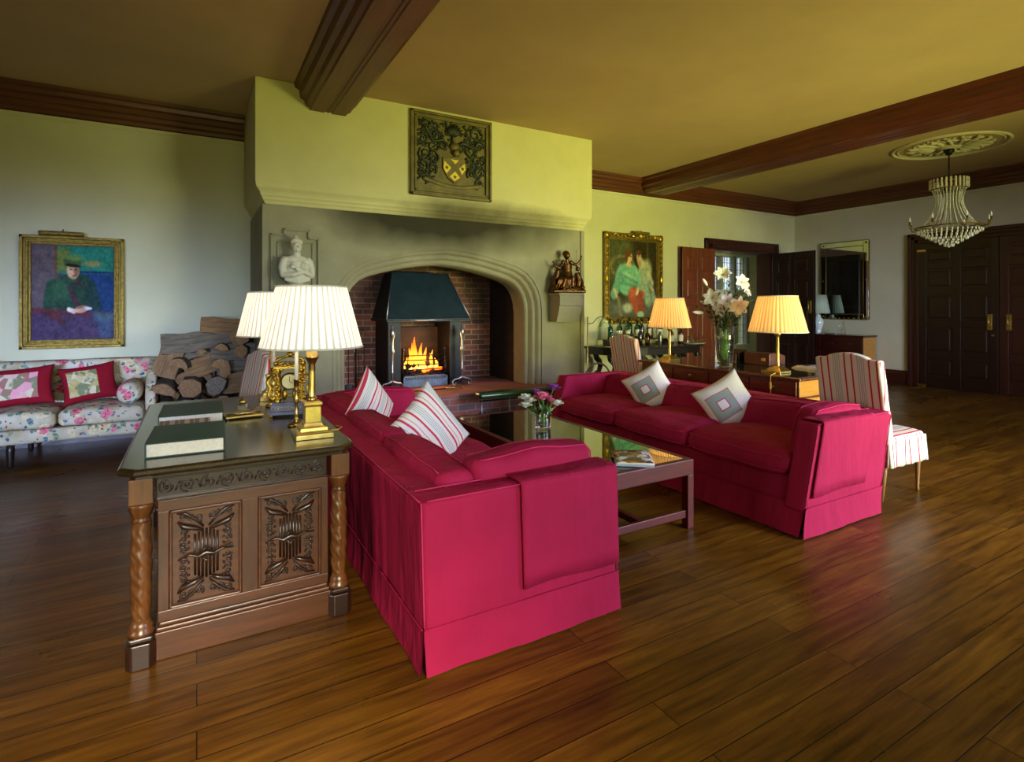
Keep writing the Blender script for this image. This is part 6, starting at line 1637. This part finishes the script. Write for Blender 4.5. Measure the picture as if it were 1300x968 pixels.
# ================================================================== MIRROR, CHEST AND LAMP ON THE RIGHT WALL
t = thing('wall_mirror', 'large rectangular mirror with a mirror-glass border on the right wall', 'mirror', (X1-.002, 6.33, 1.99), -PI/2)
w, h = .96, 1.58
MB().chbox(-w/2, w/2, -.02, 0, -h/2, h/2, .004).build('mirror_back', 'darkwood', t)
MB().box(-w/2+.11, w/2-.11, -.024, -.019, -h/2+.11, h/2-.11).build('mirror_plate', 'mirror', t)
b = MB(); b.chbox(-w/2, -w/2+.105, -.036, -.02, -h/2, h/2, .007).chbox(w/2-.105, w/2, -.036, -.02, -h/2, h/2, .007).chbox(-w/2+.1, w/2-.1, -.036, -.02, h/2-.105, h/2, .007).chbox(-w/2+.1, w/2-.1, -.036, -.02, -h/2, -h/2+.105, .007); b.build('mirror_border', 'mirror', t)
b = MB()
for sx in (-1, 1):
    b.tube([(sx*w/2, -.035, -h/2), (sx*w/2, -.035, h/2)], .006, 6); b.tube([(sx*(w/2-.107), -.035, -h/2+.1), (sx*(w/2-.107), -.035, h/2-.1)], .005, 6)
    b.tube([(-w/2, -.035, sx*h/2), (w/2, -.035, sx*h/2)], .006, 6); b.tube([(-w/2+.1, -.035, sx*(h/2-.107)), (w/2-.1, -.035, sx*(h/2-.107))], .005, 6)
    for z in (-h/2+.05, 0, h/2-.05): b.ball((sx*(w/2-.053), -.04, z), .022, 8, sc=(1, .4, 1))
for k in range(9): b.ball((-w/2+.1+k*.095, -.04, -h/2+.02), .018, 8, sc=(1.2, .5, 1))
b.build('mirror_mounts', 'oldgilt', t)
t = thing('chest_of_drawers', 'dark mahogany chest with honey-coloured end, below the wall mirror', 'chest', (X1-.27, 6.52, 0), -PI/2)
MAT['mahogdark'] = wood('dark_mahogany', (40, 14, 10), (72, 26, 18), .25, 'X', 1, .4)
b = MB(); b.chbox(-.80, .80, -.24, .235, .08, .87, .004); b.build('carcass', 'mahogdark', t)
b = MB(); b.chbox(-.83, .83, -.27, .235, .87, .90, .006); b.build('chest_top', 'mahogdark', t)
b = MB(); b.chbox(.798, .806, -.22, .22, .10, .86, .002); b.build('end_veneer', 'honey', t)
for k in range(3):
    for sx in (-1, 1):
        x0 = -.78 if sx < 0 else .01
        b = MB(); b.chbox(x0, x0+.77, -.252, -.24, .11+.255*k, .345+.255*k, .004); d = b.build('drawer', 'mahogdark', t)
        for xx in (.2, .57): b = MB(); b.tube([(x0+xx-.03, -.252, .235+.255*k), (x0+xx-.03, -.27, .225+.255*k), (x0+xx+.03, -.27, .225+.255*k), (x0+xx+.03, -.252, .235+.255*k)], .004, 6); b.build('drawer_handle', 'brass', d)
for sx in (-1, 1):
    for y in (-.2, .19): b = MB(); b.chbox(sx*.74-.05, sx*.74+.05, y-.03, y+.03, 0, .082, .01); b.build('foot', 'mahogdark', t)
t = thing('table_lamp', 'white ceramic lamp with pale green shade, on the dark chest', 'lamp', (11.22, 6.72, .9005))
b = MB(); b.lathe([(.06, 0), (.062, .02), (.05, .04), (.075, .12), (.10, .22), (.095, .29), (.05, .34), (.045, .36), (.055, .37), (.02, .39), (.012, .42), (.012, .46)], n=28); b.build('base', plain('white_ceramic', (214, 224, 216), .2, 0, 5, .03, 0, .5, .5), t)
b = MB(); b.lathe([(.22, .42), (.15, .80)], n=120, rf=lambda a, h: 1+.012*math.sin(30*a), cap=False); o = b.build('lamp_shade', 'shade_pale', t); md = o.modifiers.new('s', 'SOLIDIFY'); md.thickness = .003
for k, (x, y, h) in enumerate(((11.18, 6.18, .26), (11.2, 6.27, .18))):
    t = thing('glass_decanter', ['taller clear glass decanter on the dark chest', 'shorter clear glass decanter on the dark chest'][k], 'decanter', (x, y, .9005))
    b = MB(); b.lathe([(.03, 0), (.045, .01), (.045, h*.35), (.015, h*.6), (.013, h*.8), (.02, h*.82), (.016, h*.82), (.001, h*.78)], n=18); b.build('decanter_body', 'glass', t)
    b = MB(); b.lathe([(.01, h*.8), (.018, h*.88), (.014, h), (.001, h*1.02)], n=12); b.build('stopper', 'crystal', t)
t = tag(MB().lathe([(.06, 0), (.10, .012), (.11, .022), (.105, .022), (.06, .006), (.001, .004)], n=28).build('glass_dish', 'crystal', loc=(11.16, 6.45, .9005)), 'low glass dish on the dark chest in front of the mirror', 'dish')

# ================================================================== CHANDELIER AND CEILING ROSE
t = thing('ceiling_rose', 'round leafy plaster ceiling rose above the chandelier', 'ceiling rose', (9.27, 3.66, ZC))
b = MB()
for r, w_, d_ in ((.66, .022, .02), (.60, .010, .012), (.34, .014, .02), (.16, .02, .03)):
    b.tube([(r*math.cos(a), r*math.sin(a), -.004) for a in np.linspace(0, 2*PI, 60, False)], w_, 8, True)
b.lathe([(.16, 0), (.14, -.03), (.06, -.05), (.001, -.055)], n=30)
b.build('moulded_ring', 'plaster_w', t)
b = MB()
for k in range(16):
    a = k*PI/8; ca, sa = math.cos(a), math.sin(a); Rr = lambda r, s_, z: (r*ca-s_*sa, r*sa+s_*ca, z)
    b.tube([Rr(.17, 0, -.01), Rr(.26, .02, -.03), Rr(.36, 0, -.012), Rr(.44, -.03, -.02), Rr(.50, 0, -.01)], [.02, .026, .018, .022, .008], 7)
    for r, s_ in ((.26, .05), (.30, -.05), (.44, .045), (.48, -.05)): b.ball(Rr(r, s_, -.008), .024, 7, sc=(1.2, 1.2, .6))
b.build('acanthus_leaves', 'plaster_w', t)
t = thing('chandelier', 'tiered crystal bead chandelier hanging from the plaster ceiling rose', 'chandelier', (9.27, 3.66, 0))
b = MB(); b.lathe([(.001, 3.60), (.03, 3.61), (.06, 3.66), (.065, 3.685), (.001, 3.69)], n=20); b.tube([(0, 0, 3.62), (0, 0, 3.2)], .009, 8); b.build('rod', 'iron', t)
b = MB()
for r, z in ((.215, 3.22), (.20, 3.13), (.40, 2.585), (.30, 2.60)): b.tube([(r*math.cos(a), r*math.sin(a), z) for a in np.linspace(0, 2*PI, 40, False)], .010, 8, True)
for k in range(4):
    a = k*PI/2; b.tube([(.21*math.cos(a), .21*math.sin(a), 3.22), (0, 0, 3.22)], .006, 6); b.tube([(.2*math.cos(a), .2*math.sin(a), 3.13), (.13*math.cos(a), .13*math.sin(a), 2.9), (.2*math.cos(a), .2*math.sin(a), 2.7), (.4*math.cos(a), .4*math.sin(a), 2.585)], .006, 6)
b.build('ring_frame', 'oldgilt', t)
MAT['bead'] = plain('crystal_bead', (214, 210, 180), .1, 0, 40, .2, 0, .9, .5)
b = MB()
for k in range(26):
    a = k*2*PI/26; b.soft(.216*math.cos(a)-.012, .216*math.cos(a)+.012, .216*math.sin(a)-.012, .216*math.sin(a)+.012, 3.13, 3.27, .008, .2, seg=1, smooth=False)
b.build('crystal_crown', 'bead', t)
bead = MB()
for i in range(34):
    s = i/33; z = 3.12-.52*s; r = .19-.10*math.sin(min(1, s*1.15)*PI*.5)**1.0*(1-s)*1.2+.13*s**2.2
    bead.ball((r, 0, z), .0085, 6, sc=(1, 1, 1.05))
st0 = bead.build('bead_strand', 'bead', t)
for k in range(1, 28):
    o = st0.copy(); C.objects.link(o); o.parent = t; o.rotation_euler = (0, 0, k*2*PI/28)
b = MB()
for tier in range(7):
    r = .37-.053*tier; z = 2.55-.033*tier; n = max(8, int(r*110))
    for k in range(n):
        a = k*2*PI/n+tier*.3; b.ball((r*math.cos(a), r*math.sin(a), z-.022), .0145, 6, sc=(.8, .8, 1.7))
o = b.build('crystal_drops', 'bead', t); o['kind'] = 'stuff'
b = MB(); b.ball((0, 0, 2.325), .03, 10); b.build('crystal_drop', 'bead', t)
for k in range(8):
    a = k*PI/4; ca, sa = math.cos(a), math.sin(a)
    b = MB(); b.tube([(.30*ca, .30*sa, 2.60), (.38*ca, .38*sa, 2.56), (.46*ca, .46*sa, 2.57), (.48*ca, .48*sa, 2.63)], .008, 7)
    b.lathe([(.03, 0), (.012, .01), (.014, .05), (.001, .055)], .48*ca, .48*sa, 2.625, 10)
    b.build('candle_arm', 'oldgilt', t)
    b = MB(); b.lathe([(.008, 2.68), (.011, 2.71), (.003, 2.75)], .48*ca, .48*sa, 0, 8)
    b.build('candle_bulb', 'lily', t)
